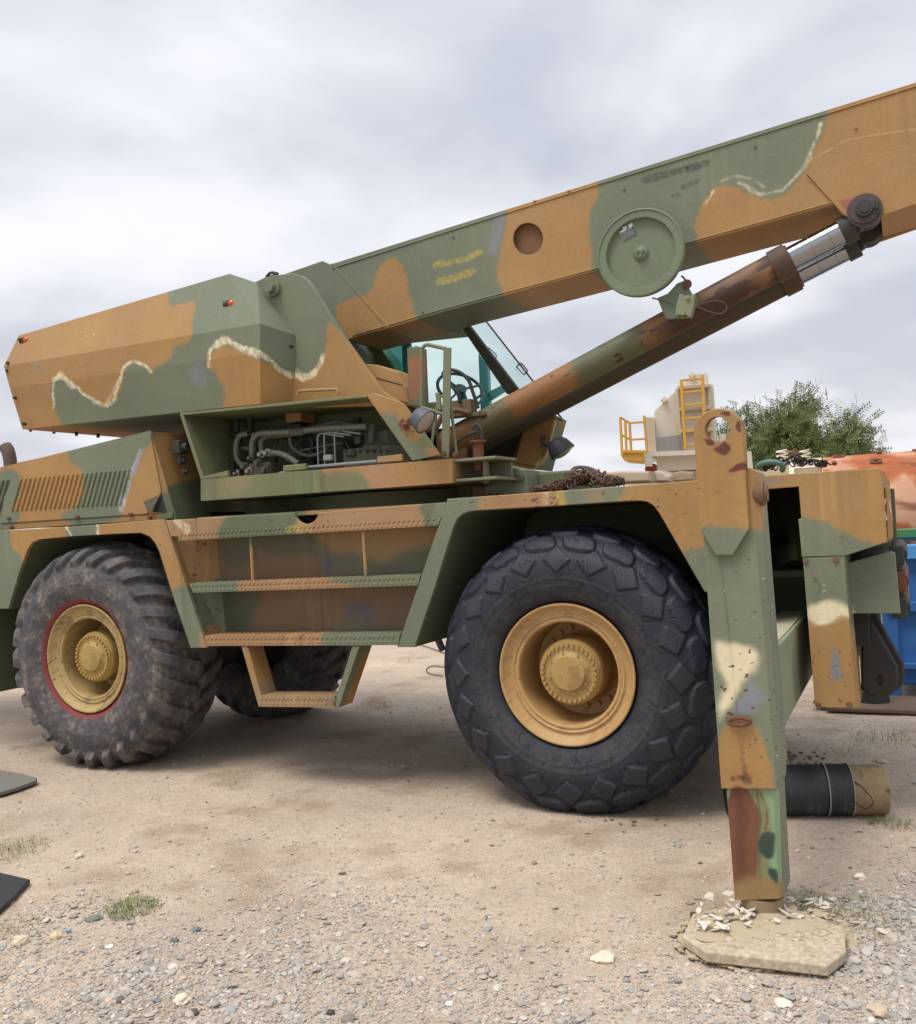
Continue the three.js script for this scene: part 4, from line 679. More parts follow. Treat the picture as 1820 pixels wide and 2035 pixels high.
{ // pipes, hoses and blocks in the engine bay
  const hose = std(0x4a4b43, 0.6), hose2 = std(0x5d5f52, 0.55), rod = std(0x7d8083, 0.35, { metalness: 0.4 }), cast = std(0x45483a, 0.75);
  const pz = (l, z) => l.map(([x, y]) => W(...S(x, y), z)), H = (l, z, r, m = hose, round = 0.05) => part('hydraulic_hose', tube(pz(l, z), r, round, 10), m, crane);
  H([[400, 200], [402, 350]], -0.75, 0.03, steelDark); H([[478, 200], [480, 350]], -0.75, 0.03, steelDark); H([[380, 345], [520, 340]], -0.7, 0.022, steelDark);
  H([[470, 338], [420, 345], [400, 390], [402, 480], [440, 520]], -0.5, 0.022, hose2); H([[490, 465], [488, 380], [520, 338], [720, 328], [900, 308], [1130, 298]], -0.45, 0.023, hose2, 0.08); H([[542, 445], [536, 375], [565, 350], [700, 342]], -0.5, 0.022, hose2);
  H([[575, 445], [630, 443], [680, 460], [745, 505]], -0.42, 0.022, hose2, 0.1); H([[698, 345], [702, 405], [740, 440], [800, 464], [860, 450], [912, 420]], -0.5, 0.014, hose, 0.1); H([[580, 466], [700, 445], [860, 410], [1000, 388]], -0.55, 0.008, hose2);
  H([[750, 320], [860, 300], [960, 268], [1060, 292], [1110, 300]], -0.6, 0.02, hose, 0.12); H([[400, 420], [520, 420]], -0.55, 0.02, hose); H([[640, 560], [800, 525], [1000, 507], [1185, 492]], -0.33, 0.014, rod, 0.02);
  for (const [x, y] of [[850, 340], [887, 332], [944, 325]]) H([[x + 8, 520], [x + 2, y + 18], [x + 16, y - 6], [x + 150, y + 14]], -0.46, 0.008, rod, 0.03);
  H([[1150, 385], [1152, 285]], -0.5, 0.022, cast);
  H([[380, 470], [385, 560]], -0.6, 0.02, steelDark); H([[620, 360], [640, 420], [610, 500]], -0.65, 0.016, steelDark, 0.06); H([[760, 340], [770, 430], [745, 520]], -0.66, 0.018, steelDark, 0.06); H([[980, 340], [1000, 300], [1090, 260]], -0.7, 0.018, steelDark, 0.06);
  for (let i = 0; i < 9; i++) { const x0 = 620 + i * 55, y0 = 300 + (i * 37) % 90; part('wire', tube(pz([[x0, y0], [x0 + 40, y0 + 40 + (i * 13) % 50], [x0 + 20, y0 + 120], [x0 + 90, y0 + 150 - (i * 29) % 60]], -0.52 - (i % 3) * 0.05), 0.006, 0.06, 6, true), i % 3 ? hose : std(0x2b2a28, 0.5), crane); }
  for (const [x, y, z] of [[505, 350, -0.45], [600, 332, -0.45], [700, 328, -0.45], [840, 314, -0.45], [980, 305, -0.45], [403, 430, -0.5], [600, 444, -0.42], [690, 468, -0.42]]) { const c = W(...S(x, y), z); part('hose_clamp', new THREE.TorusGeometry(0.025, 0.005, 6, 16).rotateY(1.4).translate(c.x, c.y, c.z), bare, crane); }
  const bk = (n, x0, y0, x1, y1, z, d, m) => { const a = W(...S(x0, y0), z), b = W(...S(x1, y1), z); return part(n, [box(a.x, b.x, b.y, a.y, z - d, z, 0.012)], m, crane); };
  const vb = bk('valve_block', 440, 505, 590, 565, -0.42, 0.16, std(0x57503f, 0.75));
  for (const [x, y, r] of [[455, 520, 0.032], [480, 545, 0.028], [530, 500, 0.03], [568, 540, 0.034], [412, 560, 0.018], [490, 475, 0.022], [548, 455, 0.026], [580, 446, 0.026]]) { const c = W(...S(x, y), -0.42); part('fitting', [cyl(c.clone().add(V(0, -0.02, 0)), c.clone().add(V(0, 0.03, 0)), r * 0.9, r * 0.9, 8), cyl(c, c.clone().add(V(0, 0, 0.05)), r * 0.7, r * 0.6, 10)], rnd() > 0.5 ? bare : cast, vb); }
  bk('pump_housing', 990, 425, 1260, 520, -0.45, 0.3, cast); bk('pump_housing', 1090, 330, 1240, 405, -0.55, 0.25, cast); bk('pump_housing', 1050, 345, 1090, 395, -0.5, 0.12, steelDark); bk('pump_housing', 1000, 430, 1060, 460, -0.43, 0.1, steelDark); bk('pump_housing', 1100, 405, 1200, 430, -0.44, 0.14, steelDark);
  bk('pump_housing', 730, 380, 830, 560, -0.7, 0.2, steelDark); bk('pump_housing', 600, 300, 760, 345, -0.75, 0.15, steelDark); bk('pump_housing', 860, 380, 1000, 520, -0.75, 0.15, cast);
  bk('pipe_clamp', 878, 456, 930, 486, -0.43, 0.05, std(0x9b998f, 0.5)); bk('pipe_clamp', 690, 318, 770, 345, -0.42, 0.06, cast);
  bk('pump_housing', 670, 212, 760, 268, -0.7, 0.2, tanM);
  for (let i = 0; i < 7; i++) { const c = W(...S(1010 + i * 38, 432), -0.445); part('bolt', cyl(c, c.clone().add(V(0, 0, 0.02)), 0.012, 0.012, 6), steelDark, vb); }
}
{ // work lamps, guard rail, painted guard board
  const shell = std(0x4b4d5a, 0.55), glass = new THREE.MeshPhysicalMaterial({ color: 0x9a948a, roughness: 0.3, clearcoat: 0.6 });
  const lamp = (c, dir, r, m, lab) => {
    const q = new THREE.Quaternion().setFromUnitVectors(QY, dir.clone().normalize());
    const prof = [[0.001, -1.15], [0.3, -1.12], [0.62, -0.95], [0.85, -0.6], [0.97, -0.15], [1, 0.05], [1.03, 0.1], [1.0, 0.14], [0.93, 0.1]].map(([a, b]) => new THREE.Vector2(a * r, b * r));
    const g = new THREE.LatheGeometry(prof, 40).applyQuaternion(q).translate(c.x, c.y, c.z);
    const l = part('work_lamp', g, m, crane, lab);
    part('lamp_glass', new THREE.SphereGeometry(r * 1.6, 28, 10, 0, 6.2832, 0, 0.62).translate(0, -r * 1.23, 0).applyQuaternion(q).translate(c.x, c.y, c.z), glass, l); return l;
  };
  const c1 = W(...T(748, 818), -0.12), l1 = lamp(c1.clone().add(V(0.02, -0.02, 0.02)), V(0.75, -0.6, 0.05), 0.084, shell, 'round work lamp beside the engine bay brace');
  part('lamp_bracket', [bar(W(...T(590, 835), -0.235), W(...T(640, 880), -0.235), 0.05, 0.012), tube([W(...T(618, 858), -0.23), W(...T(650, 850), -0.2), W(...T(672, 835), -0.15)], 0.014, 0.03), cyl(W(...T(660, 838), -0.19), W(...T(662, 838), -0.13), 0.026)], rustM, l1);
  const c2 = W(...T(1690, 1040), -1.45), l2 = lamp(c2, V(0.5, -0.85, -0.12), 0.1, std(0x33333a, 0.6), 'dark work lamp on the cab front');
  part('lamp_bracket', [bar(W(...T(1560, 930), -1.5), W(...T(1560, 1010), -1.5), 0.05, 0.012), tube([W(...T(1560, 970), -1.5), W(...T(1600, 995), -1.48), W(...T(1640, 975), -1.46)], 0.016, 0.03)], std(0x4a382c, 0.8), l2);
  const z = -0.3, rail = std(0x6d7058, 0.65);
  const gr = part('guard_rail', [tube([W(...T(735, 735), z), W(...T(738, 340), z), W(...T(765, 312), z), W(...T(900, 342), z)], 0.013, 0.04), tube([W(...T(735, 740), z), W(...T(910, 795), z)], 0.013), bar(W(...T(912, 336), z + 0.01), W(...T(898, 1082), z + 0.01), 0.055, 0.012), tube([W(...T(850, 665), z), W(...T(795, 1070), z)], 0.011), tube([W(...T(930, 690), z - 0.05), W(...T(975, 1075), z - 0.05)], 0.011), tube([W(...T(848, 672), z), W(...T(930, 650), z)], 0.01), bar(W(...T(845, 640), z), W(...T(860, 760), z), 0.03, 0.02)], rail, crane);
  for (const q of [T(790, 1055), T(896, 1055), T(972, 1060)]) { const c = W(...q, z); part('bolt', cyl(c, c.clone().add(V(0, 0, 0.03)), 0.016, 0.016, 8), rustM, gr); }
  const bp = paint({ z: -0.34, px: [800, 660, 900, 830], base: C.olive, res: 0.003, chips: 1.2, drips: 0.8, layers: [{ c: 0x87593c, p: [T(650, 400), T(760, 395), T(765, 560), T(720, 660), T(690, 700), T(660, 720), T(650, 560)], s: 5 }] });
  pp('guard_board', [plate([T(636, 338), T(728, 330), T(760, 345), T(776, 735), T(650, 730)], -0.34, 0.025), solidFrom([[W(...T(636, 338), -0.34), W(...T(728, 330), -0.34), W(...T(700, 322), -0.42)]])], bp, crane);
}

// ------------------------------------------------------------------ boom, lift cylinders, cable reel
const ZB = -0.95, ZBF = -1.5;                                // near and far faces of the boom
const boomPaint = paint({ z: ZB, px: [520, 20, 2180, 720], base: C.tan, res: 0.0042, chips: 0.5, drips: 0.4, layers: [
  { c: C.green, p: [[520, 560], [640, 500], [800, 460], [985, 420], [1004, 418], [998, 470], [990, 520], [988, 555], [1000, 590], [900, 625], [832, 640], [826, 628], [812, 575], [800, 522], [785, 511], [764, 518], [748, 545], [735, 578], [700, 592], [672, 606], [668, 622], [674, 645], [692, 674], [690, 690], [560, 640]], s: 3 },
  { c: C.slate, p: [[985, 428], [1002, 424], [995, 470], [986, 505], [970, 505], [978, 460]], s: 2.5, a: 0.7 },
  { c: C.green, p: [[1190, 340], [1400, 270], [1645, 190], [1642, 235], [1625, 285], [1602, 330], [1580, 365], [1556, 387], [1530, 396], [1500, 388], [1470, 373], [1440, 368], [1412, 380], [1395, 405], [1384, 440], [1378, 500], [1300, 540], [1185, 570], [1178, 500], [1173, 430], [1184, 395]], s: 2.5 },
  { c: C.cream, p: [[1402, 402], [1415, 380]], w: 5, dry: 1 }, { c: C.cream, p: [[1430, 362], [1460, 350], [1490, 355], [1520, 375]], w: 5, dry: 1, a: 0.5 }, { c: C.cream, p: [[1470, 362], [1510, 385], [1545, 382], [1570, 360], [1605, 318], [1622, 270], [1628, 245]], w: 6, dry: 1, a: 0.8 }, { c: C.cream, p: [[1622, 268], [1630, 246]], w: 9, dry: 1, a: 0.9 },
  { c: 0xbe9a62, p: [[1602, 322], [1640, 302], [1685, 279], [1740, 268], [1840, 254]], w: 2, s: 0.3, warp: 0.3, a: 0.8 },
  { c: C.dark, p: [[1282, 356], [1340, 340], [1402, 322]], w: 13, dry: 1, a: 0.75 }, { c: C.dark, p: [[1360, 368], [1388, 358]], w: 10, dry: 1, a: 0.6 }, { c: C.dark, p: [[1338, 388], [1352, 384]], w: 6, dry: 1, a: 0.6 },
  { c: C.yellow, p: [[864, 528], [910, 518], [955, 502]], w: 13, dry: 1, a: 0.9 }, { c: C.yellow, p: [[874, 560], [908, 552], [940, 540]], w: 18, dry: 1, a: 0.95 }, { c: 0x7d7b47, p: [[880, 556], [936, 541]], w: 6, dry: 1, a: 0.6 },
  { c: 0x3a3226, p: [[700, 668], [760, 655]], w: 10, dry: 1, a: 0.4, s: 3 }, { c: 0x9a5550, p: [[1672, 405], [1700, 395], [1740, 398], [1748, 425], [1720, 436], [1690, 436]], s: 2, warp: 1.5, a: 0.8 },
  { c: 0xb48c54, p: [[655, 525], [700, 570], [771, 648]], w: 2, s: 0.4, warp: 0.2, a: 0.5 } ] });
const boom = (() => {
  const hole = ellipse(1049, 474, 31, 33, 40);
  const near = [[540, 553], [640, 518], [656, 525], [1000, 417.5], [1400, 293.5], [1820, 163], [2150, 60], [2150, 270], [1820, 361], [1666, 404], [1378, 484], [1180, 540], [891, 617], [770, 652.5], [687, 676], [650, 645], [600, 640]];
  const pn = near.map(([x, y]) => W(x, y, ZB));
  const b = pp('boom', plate(pn, ZB, 0.014, { holes: [hole.map(([x, y]) => W(x, y, ZB))], world: true, bevel: 0.004 }), boomPaint, crane);
  pp('boom_side', plate(pn, ZBF + 0.014, 0.014, { world: true }), boomPaint, b);
  const skins = (list, inset) => { const o = []; for (let i = 0; i < list.length - 1; i++) { const a = list[i], c = list[i + 1], n = V(c.y - a.y, a.x - c.x, 0).normalize().multiplyScalar(inset); const z0 = ZB - 0.004, z1 = ZBF + 0.004; o.push(solidFrom([[a, c, c.clone().setZ(z1), a.clone().setZ(z1)].map((v, k) => v.clone().setZ(k < 2 ? z0 : z1))]), solidFrom([[a, a, c, c].map((v, k) => v.clone().add(n).setZ(k === 1 || k === 2 ? z1 : z0))])); } return o; };
  pp('boom_top', skins(pn.slice(0, 7), 0.012), boomPaint, b);
  pp('boom_bottom', skins(pn.slice(7, 15), 0.012), boomPaint, b);
  pp('boom_foot', skins(pn.slice(14).concat([pn[0]]), 0.012), boomPaint, b);
  // inner section, seen through the round opening
  const inn = [[900, 470], [2200, 62], [2200, 245], [900, 600]];
  part('boom_inner_section', mirrorSolid([inn.map(([x, y]) => [x, y, ZB - 0.045])], (ZB + ZBF) / 2), std(0x76553a, 0.8), b);
  // welded cheek plates that carry the lift cylinder pin
  const ck = [[1600, 344], [1676, 427], [1697, 438], [1739, 434], [1820, 404], [2150, 300], [2150, 250], [1900, 190], [1700, 240]];
  pp('cheek_plate', plate([[1602, 345], [1676, 427], [1697, 438], [1739, 434], [1820, 405], [2150, 302], [2150, 200]], ZB + 0.012, 0.014), boomPaint, b);
  pp('cheek_plate', plate([[1602, 345], [1676, 427], [1697, 438], [1739, 434], [1820, 405], [2150, 302], [2150, 200]].map(([x, y]) => W(x, y, ZB + 0.012)), ZBF + 0.002, 0.014, { world: true }), boomPaint, b);
  const cb = [[1750, 425], [2150, 297]].map(([x, y]) => W(x, y, ZB)); pp('cheek_bottom', solidFrom([[cb[0], cb[1], cb[1].clone().setZ(ZBF), cb[0].clone().setZ(ZBF)]]), boomPaint, b);
  pp('boom_doubler', plate([[657, 524], [662, 523], [774, 648], [770, 651]], ZB + 0.006, 0.006, { bevel: 0.002 }), boomPaint, b);
  const seam = (l, r = 0.005) => pp('weld_seam', tube(l.map(([x, y]) => W(x, y, ZB + 0.003)), r, 0.05, 6, true), boomPaint, b);
  seam([[700, 667], [891, 611], [1180, 534], [1378, 478], [1660, 400]]); seam([[660, 533], [1000, 425], [1400, 301], [1820, 171], [2100, 84]]);
  for (const [x, y] of [[1062, 400], [1130, 380], [1240, 375], [1365, 330], [1500, 290], [1700, 255], [1740, 370], [1640, 372], [840, 620], [900, 470]]) { const c = W(x, y, ZB); pp('bolt', cyl(c, c.clone().add(V(0, 0, 0.01)), 0.009, 0.008, 8), boomPaint, b); }
  // far along the boom, out of the frame
  const e0 = W(2150, 60, ZB), e1 = W(2150, 297, ZB); part('boom_head', [box(e0.x - 0.02, e0.x + 0.4, e1.y + 0.05, e0.y, ZBF, ZB, 0.03)], greenM, b);
  return b;
})();
{
  const zc = [-1.03, -1.45], barrelTex = dataTex(512, 1024, (u, v) => { // v runs up the barrel: sprayed bands and dark oil stain at the gland
    const w = vf(u * 5, v * 9, 3) * 0.025, q = v + w; let c = [132, 96, 64];
    c = mix3(c, [98, 90, 64], sm(0.13, 0.16, q) * sm(0.27, 0.24, q)); c = mix3(c, [140, 98, 60], sm(0.25, 0.28, q) * sm(0.46, 0.43, q)); c = mix3(c, [88, 92, 68], sm(0.44, 0.47, q) * sm(0.66, 0.62, q));
    c = mix3(c, [108, 80, 58], sm(0.66, 0.74, q) * sm(0.97, 0.9, q)); const o = sm(0.6, 0.76, q + vf(u * 9 + 4, v * 14, 4) * 0.09) * sm(0.25, 0.5, vf(u * 3 + 2, v * 7, 4) + 0.6 + (u > 0.3 && u < 0.7 ? 0.1 : 0)); c = mix3(c, [62, 44, 36], o * 0.92);
    const ch = sm(0.55, 0.62, vf(u * 12, v * 30, 3)); c = mix3(c, [70, 40, 34], ch); const n = 1 + 0.07 * vf(u * 30, v * 60, 3); return c.map((k) => k * n);
  });
  const bm = std(0xffffff, 0.6, { map: barrelTex }), bmShaded = std(0x4a4233, 0.75), chrome = std(0x9a9da2, 0.16, { metalness: 1 }), gland = std(0x4f3d30, 0.7);  // far barrel: the shade under the boom is put into its darker colour
  zc.forEach((z, k) => {
    const at = (x, y) => { const p = W(x, y, zc[0]); p.z = z; return p; };
    const a = at(862, 893), e = at(1562, 519), r = at(1690, 452), pin = at(1718, 420), dir = e.clone().sub(a).normalize();
    const cy = part('lift_cylinder', cyl(a, e, 0.094, 0.094, 40), k ? bmShaded : bm, crane, k ? 'far lift cylinder under the boom' : 'near lift cylinder under the boom');
    part('gland', [cyl(e.clone().addScaledVector(dir, -0.085), e.clone().addScaledVector(dir, 0.02), 0.108, 0.108, 40), cyl(e.clone().addScaledVector(dir, 0.02), e.clone().addScaledVector(dir, 0.035), 0.098, 0.09, 40)], gland, cy);
    part('piston_rod', cyl(e, r, 0.076, 0.076, 40), chrome, cy);
    const rings = []; for (const t of [0.4, 0.68]) { const c = e.clone().lerp(r, t); rings.push(cyl(c, c.clone().addScaledVector(dir, 0.004), 0.0772, 0.0772, 40)); } part('rod_reflection', rings, std(0x85807a, 0.35, { metalness: 0.8 }), cy);  // thin tinted rings imitate lines of the boom reflected in the rod
    part('rod_eye', [cyl(r.clone().addScaledVector(dir, -0.06), r.clone().addScaledVector(dir, 0.02), 0.088, 0.088, 32), cyl(pin.clone().add(V(0, 0, 0.07)), pin.clone().add(V(0, 0, -0.07)), 0.1, 0.1, 32), bar(r, pin, 0.13, 0.12)], steelDark, cy);
    part('cylinder_foot', [cyl(a.clone().add(V(0, 0, 0.1)), a.clone().add(V(0, 0, -0.1)), 0.12, 0.12, 28)], brownM, cy);
  });
  const p = W(1718, 420, ZB + 0.012), pm = std(0x4a3f40, 0.6);
  const pp0 = part('cylinder_pin', [cyl(p, p.clone().add(V(0, 0, 0.03)), 0.098, 0.098, 36), cyl(p, p.clone().add(V(0, 0, 0.045)), 0.085, 0.082, 36)], pm, crane);
  part('pin_nut', [cyl(p.clone().add(V(0, 0, 0.04)), p.clone().add(V(0, 0, 0.075)), 0.05, 0.046, 30), cyl(p.clone().add(V(0, 0, 0.07)), p.clone().add(V(0, 0, 0.082)), 0.03, 0.03, 6)], steelDark, pp0);
  part('pin_bolt', [cyl(p.clone().add(V(0.066, 0, 0.04)), p.clone().add(V(0.066, 0, 0.06)), 0.01), box(p.x + 0.055, p.x + 0.078, p.y - 0.04, p.y + 0.04, p.z + 0.03, p.z + 0.052, 0.005)], steelDark, pp0);
  // hose at the foot of the cylinders
  part('hydraulic_hose', tube([W(...T(1120, 745), -0.9), W(...T(1085, 640), -0.9), W(...T(1050, 550), -0.9), W(...T(980, 495), -0.9), W(...T(910, 488), -0.9), W(...T(880, 515), -0.9), W(...T(935, 590), -0.9), W(...T(985, 650), -0.9), W(...T(995, 705), -0.9)], 0.013, 0.1, 10, true), std(0x262424, 0.6), crane);
  part('hydraulic_hose', tube([W(...T(750, 900), -0.86), W(...T(830, 880), -0.86), W(...T(880, 800), -0.86), W(...T(960, 760), -0.86), W(...T(1060, 780), -0.9)], 0.02, 0.1, 10, true), std(0x6a4a38, 0.7), crane);
  const vb = W(...T(1010, 760), -0.96); part('cylinder_valve', [box(vb.x - 0.11, vb.x + 0.1, vb.y - 0.05, vb.y + 0.07, vb.z - 0.05, vb.z + 0.05).rotateZ(0), cyl(vb.clone().add(V(-0.1, 0.02, 0.06)), vb.clone().add(V(-0.17, 0.02, 0.06)), 0.03), box(vb.x + 0.05, vb.x + 0.2, vb.y - 0.06, vb.y - 0.03, vb.z - 0.03, vb.z + 0.04)], std(0x665c48, 0.75), crane);
}
{ // cable reel on the boom's flank
  const c = W(1271, 501, -0.76), r = 0.283, reelPaint = paint({ z: -0.76, px: [1150, 380, 1400, 620], base: 0x69765f, res: 0.003, chips: 0.55, drips: 0.3, layers: [] });
  const lat = (p, s = 96) => new THREE.LatheGeometry(p.map(([a, b]) => new THREE.Vector2(a, b)), s).rotateX(Math.PI / 2).translate(c.x, c.y, c.z);
  const g = toCreasedNormals(lat([[0, -0.12], [r * 0.9, -0.12], [r * 0.93, -0.1], [r * 0.93, -0.05], [r * 0.99, -0.045], [r, -0.03], [r, -0.006], [r * 0.985, 0], [r * 0.965, 0.002], [r * 0.955, -0.005], [r * 0.8, -0.006], [r * 0.785, -0.012], [r * 0.78, -0.034], [r * 0.77, -0.038], [0, -0.036]]), 0.6);
  const reel = pp('cable_reel', g, reelPaint, crane);
  pp('reel_boss', [lat([[0.05, -0.037], [0.05, -0.03], [0.042, -0.026], [0.036, -0.014], [0, -0.013]], 32)], reelPaint, reel);
  for (let i = 0; i < 3; i++) { const a = i * 2.094 + 0.5, q = V(c.x + Math.cos(a) * 0.02, c.y + Math.sin(a) * 0.02, c.z - 0.014); part('bolt', cyl(q, q.clone().add(V(0, 0, 0.012)), 0.012, 0.011, 10), greenM, reel); }
  const cv = document.createElement('canvas'); cv.width = 256; cv.height = 224; const x = cv.getContext('2d'); x.fillStyle = '#8e9490'; x.fillRect(0, 0, 256, 224); x.fillStyle = '#3d4240'; x.fillRect(8, 84, 240, 132); x.fillRect(8, 8, 60, 30); x.fillRect(150, 8, 20, 60); x.fillStyle = '#d7d9d6'; x.fillRect(74, 10, 70, 28); x.fillRect(14, 46, 100, 28); x.fillRect(178, 12, 64, 26); x.fillRect(178, 46, 50, 26);
  x.fillStyle = '#aeb3b0'; for (let i = 0; i < 6; i++) for (let k = 14; k < 236;) { const w = 6 + rnd() * 26; if (k + w < 240) x.fillRect(k, 94 + i * 20, w, 7); k += w + 6; }
  const lt = new THREE.CanvasTexture(cv); lt.colorSpace = THREE.SRGBColorSpace; const lc = W(1247, 460, -0.794), lg = new THREE.BoxGeometry(0.1, 0.082, 0.003).rotateZ(0.33).translate(lc.x, lc.y, -0.793);
  part('data_plate', lg, std(0xffffff, 0.4, { map: lt, metalness: 0.3 }), reel, 'small silver data plate on the reel');
  const ar = [M4(520, 1135), M4(560, 1120), M4(600, 1190), M4(620, 1200), M4(628, 1235), M4(600, 1320), M4(470, 1330), M4(455, 1320), M4(412, 1215), M4(470, 1190)];
  const arm = pp('reel_arm', plate(ar, -0.84, 0.03), reelPaint, reel);
  const gd = W(...M4(563, 1255), -0.8), gl = plate([[-0.05, 0.075], [0.0, 0.055], [0.05, 0.075], [0.056, 0.02], [0.056, -0.02], [0.05, -0.075], [0, -0.055], [-0.05, -0.075], [-0.056, -0.02], [-0.056, 0.02]].map(([a, b]) => V(a, b, 0)), 0, 0.03, { world: true, bevel: 0.006 }).rotateZ(-0.25).translate(gd.x, gd.y, gd.z);
  part('cable_guide', [gl, ...[[0.02, 0.045], [-0.015, -0.05]].map(([a, b]) => cyl(gd.clone().add(V(a, b, 0)), gd.clone().add(V(a, b, 0.016)), 0.014))], std(0x7c8468, 0.6), reel);
  const k = (l) => l.map(([a, b]) => W(...M4(a, b), -0.785));
  part('cable_loop', tube(k([[618, 1262], [680, 1240], [740, 1232], [785, 1250], [790, 1280], [765, 1300], [720, 1298], [660, 1275], [620, 1262]]), 0.0055, 0.1, 6, true), std(0x4a3c30, 0.8), reel);
  part('cable_loop', tube(k([[385, 1215], [440, 1230], [500, 1248]]), 0.005, 0.1, 6, true), std(0x4a3c30, 0.8), reel);
  part('cable_loop', tube(k([[545, 1095], [560, 1110], [568, 1140], [555, 1165]]), 0.007, 0.1, 6, true), std(0x3a322a, 0.8), reel);
  part('cable_roller', [cyl(W(...M4(575, 1140), -0.95), W(...M4(575, 1140), -0.82), 0.03)], rustM, reel);
}
{ // operator's cab on the far side
  const zn = -1.58, zf = -2.25, tint = new THREE.MeshPhysicalMaterial({ color: 0xdff3ee, roughness: 0.03, transmission: 1, thickness: 0, ior: 1.3 }), teal = new THREE.MeshPhysicalMaterial({ color: 0xa5dcd8, roughness: 0.5, transmission: 0.75, thickness: 0 }), tealD = new THREE.MeshPhysicalMaterial({ color: 0x74b3b6, roughness: 0.5, transmission: 0.6, thickness: 0 });
  const cab = part('cab_pillar', [plate([T(1000, 190), T(1055, 180), T(1385, 612), T(1312, 648)], zn, 0.06)], std(0x3c3f33, 0.7), crane);
  const w2 = T(1170, 152), w3 = T(1482, 550), w4 = T(1692, 822), zw = zn - 0.42;
  const thin = (l, z, r, m = dark) => part('window_seal', tube(l.map(([x, y]) => W(x, y, z)), r, 0.03, 8), m, cab);
  thin([T(1150, 150), w2, w3, w4], zw, 0.007);
  const g4 = [W(...T(1055, 180), zn - 0.03), W(...w2, zw), W(...w3, zw), W(...T(1385, 612), zn - 0.03)];
  const pane = (v) => { const n = V().crossVectors(v[1].clone().sub(v[0]), v[2].clone().sub(v[0])).normalize().multiplyScalar(0.002); return solidFrom([v, v.map((q) => q.clone().add(n)).reverse()]); };
  part('window_pane', solidFrom([g4.slice(0, 3)]), tint, cab); part('window_pane', solidFrom([[g4[0], g4[2], g4[3]]]), tint, cab);
  const low = [W(...T(1385, 612), zn - 0.03), W(...w3, zw), W(...w4, zw), W(...T(1600, 780), zn - 0.03)]; part('window_pane', solidFrom([low]), tint, cab);
  const side = [T(440, 345), T(700, 205), T(1000, 195), T(1320, 645), T(1280, 780), T(900, 860), T(640, 620)].map(([x, y]) => W(x, y, zn - 0.02)); part('window_pane', solidFrom([side]), tint, cab);
  // far wall: pillars and roof edge seen through the glass
  const pl = (l, z, m, d = 0.06) => part('cab_pillar', plate(l, z, d), m, cab);
  pl([T(495, 260), T(650, 260), T(660, 740), T(590, 740), T(495, 420)], zn - 0.3, teal, 0.05); pl([T(600, 280), T(655, 260), T(660, 640), T(610, 640)], zn - 0.24, tealD, 0.04);
  pl([T(1120, 375), T(1182, 450), T(1197, 760), T(1135, 760)], zf, tealD);
  pl([T(640, 250), T(1000, 195), T(1012, 232), T(700, 278), T(640, 300)], zf, teal);
  pl([T(1180, 640), T(1330, 560), T(1345, 600), T(1190, 700)], zf, tealD, 0.04);
  part('roof', [plate([T(380, 235), T(900, 175), T(900, 150), T(380, 205)].map(([x, y]) => W(x, y, zn)), zn, 0.6, { world: true })], std(C.olive, 0.7), cab);
  // steering wheel and console
  const sw = W(...T(1000, 620), zn - 0.3), tor = new THREE.TorusGeometry(0.2, 0.014, 10, 48), spokes = [0.5, 2.4, 4.1].map((a) => cyl(V(0, 0, 0), V(Math.cos(a) * 0.2, Math.sin(a) * 0.2, 0), 0.01, 0.01, 8));
  part('steering_wheel', [...[tor, ...spokes, cyl(V(0, 0, -0.03), V(0, 0, 0.02), 0.05)].map((g) => g.rotateX(-0.5).rotateY(0.75).rotateX(-0.25).translate(sw.x, sw.y, sw.z)), cyl(sw, sw.clone().add(V(0.12, -0.5, -0.1)), 0.03)], std(0x47606a, 0.6), cab);
  part('control_lever', tube([W(...T(1060, 760), zn - 0.3), W(...T(1090, 690), zn - 0.3), W(...T(1150, 650), zn - 0.3)], 0.012), std(0x8fa3a6, 0.5), cab);
  const cabPaint = paint({ z: zn, px: [1000, 800, 1130, 950], base: 0x9a7445, res: 0.0035, chips: 0.4, drips: 0.6, layers: [{ c: C.green, p: [T(1650, 800), T(1720, 820), T(1720, 1200), T(1540, 1200), T(1620, 1000)], s: 3 }, { c: 0xbfae80, p: [T(1645, 820), T(1630, 920), T(1590, 1060), T(1520, 1140)], w: 8, s: 1 }] });
  const lower = mirrorSolid([[[...T(1440, 860), zn], [...T(1570, 790), zn], [...T(1650, 812), zn], [...T(1550, 1168), zn], [...T(1335, 1145), zn]]], zn - 0.12);
  pp('cab_body', lower, cabPaint, crane);
  part('cab_body', plate([T(640, 900), T(900, 880), T(1300, 840), T(1440, 860), T(1335, 1145), T(700, 1145)], zn - 0.04, 0.5), std(0x2b2a24, 0.85), crane);
  pp('cab_hatch', plate([T(1437, 872), T(1450, 862), T(1636, 812), T(1640, 830), T(1520, 1142), T(1366, 1114)], zn + 0.012, 0.016), cabPaint, cab);
  part('hatch_gap', plate([T(1428, 868), T(1440, 866), T(1368, 1112), T(1352, 1112)], zn + 0.004, 0.004, { bevel: 0.001 }), std(0x5d3c24, 0.8), cab);
  pp('cab_sill', [plate([T(1566, 788), T(1600, 775), T(1698, 822), T(1690, 836)], zn + 0.02, 0.05), plate([T(1465, 1172), T(1600, 1175), T(1600, 1192), T(1465, 1192)], zn + 0.1, 0.5), plate([T(1465, 1190), T(1585, 1192), T(1590, 1300), T(1462, 1300)], zn + 0.02, 0.4)], cabPaint, cab);
  for (const h of [[T(1180, 340), T(1195, 336), T(1248, 392), T(1228, 412)], [T(1380, 466), T(1408, 436), T(1458, 494), T(1432, 520)]]) { const v = h.map(([x, y]) => W(x, y, zw + 0.06)); v.push(v[0].clone()); part('grab_handle', tube(v, 0.0055, 0.015, 6), dark, cab); }
}
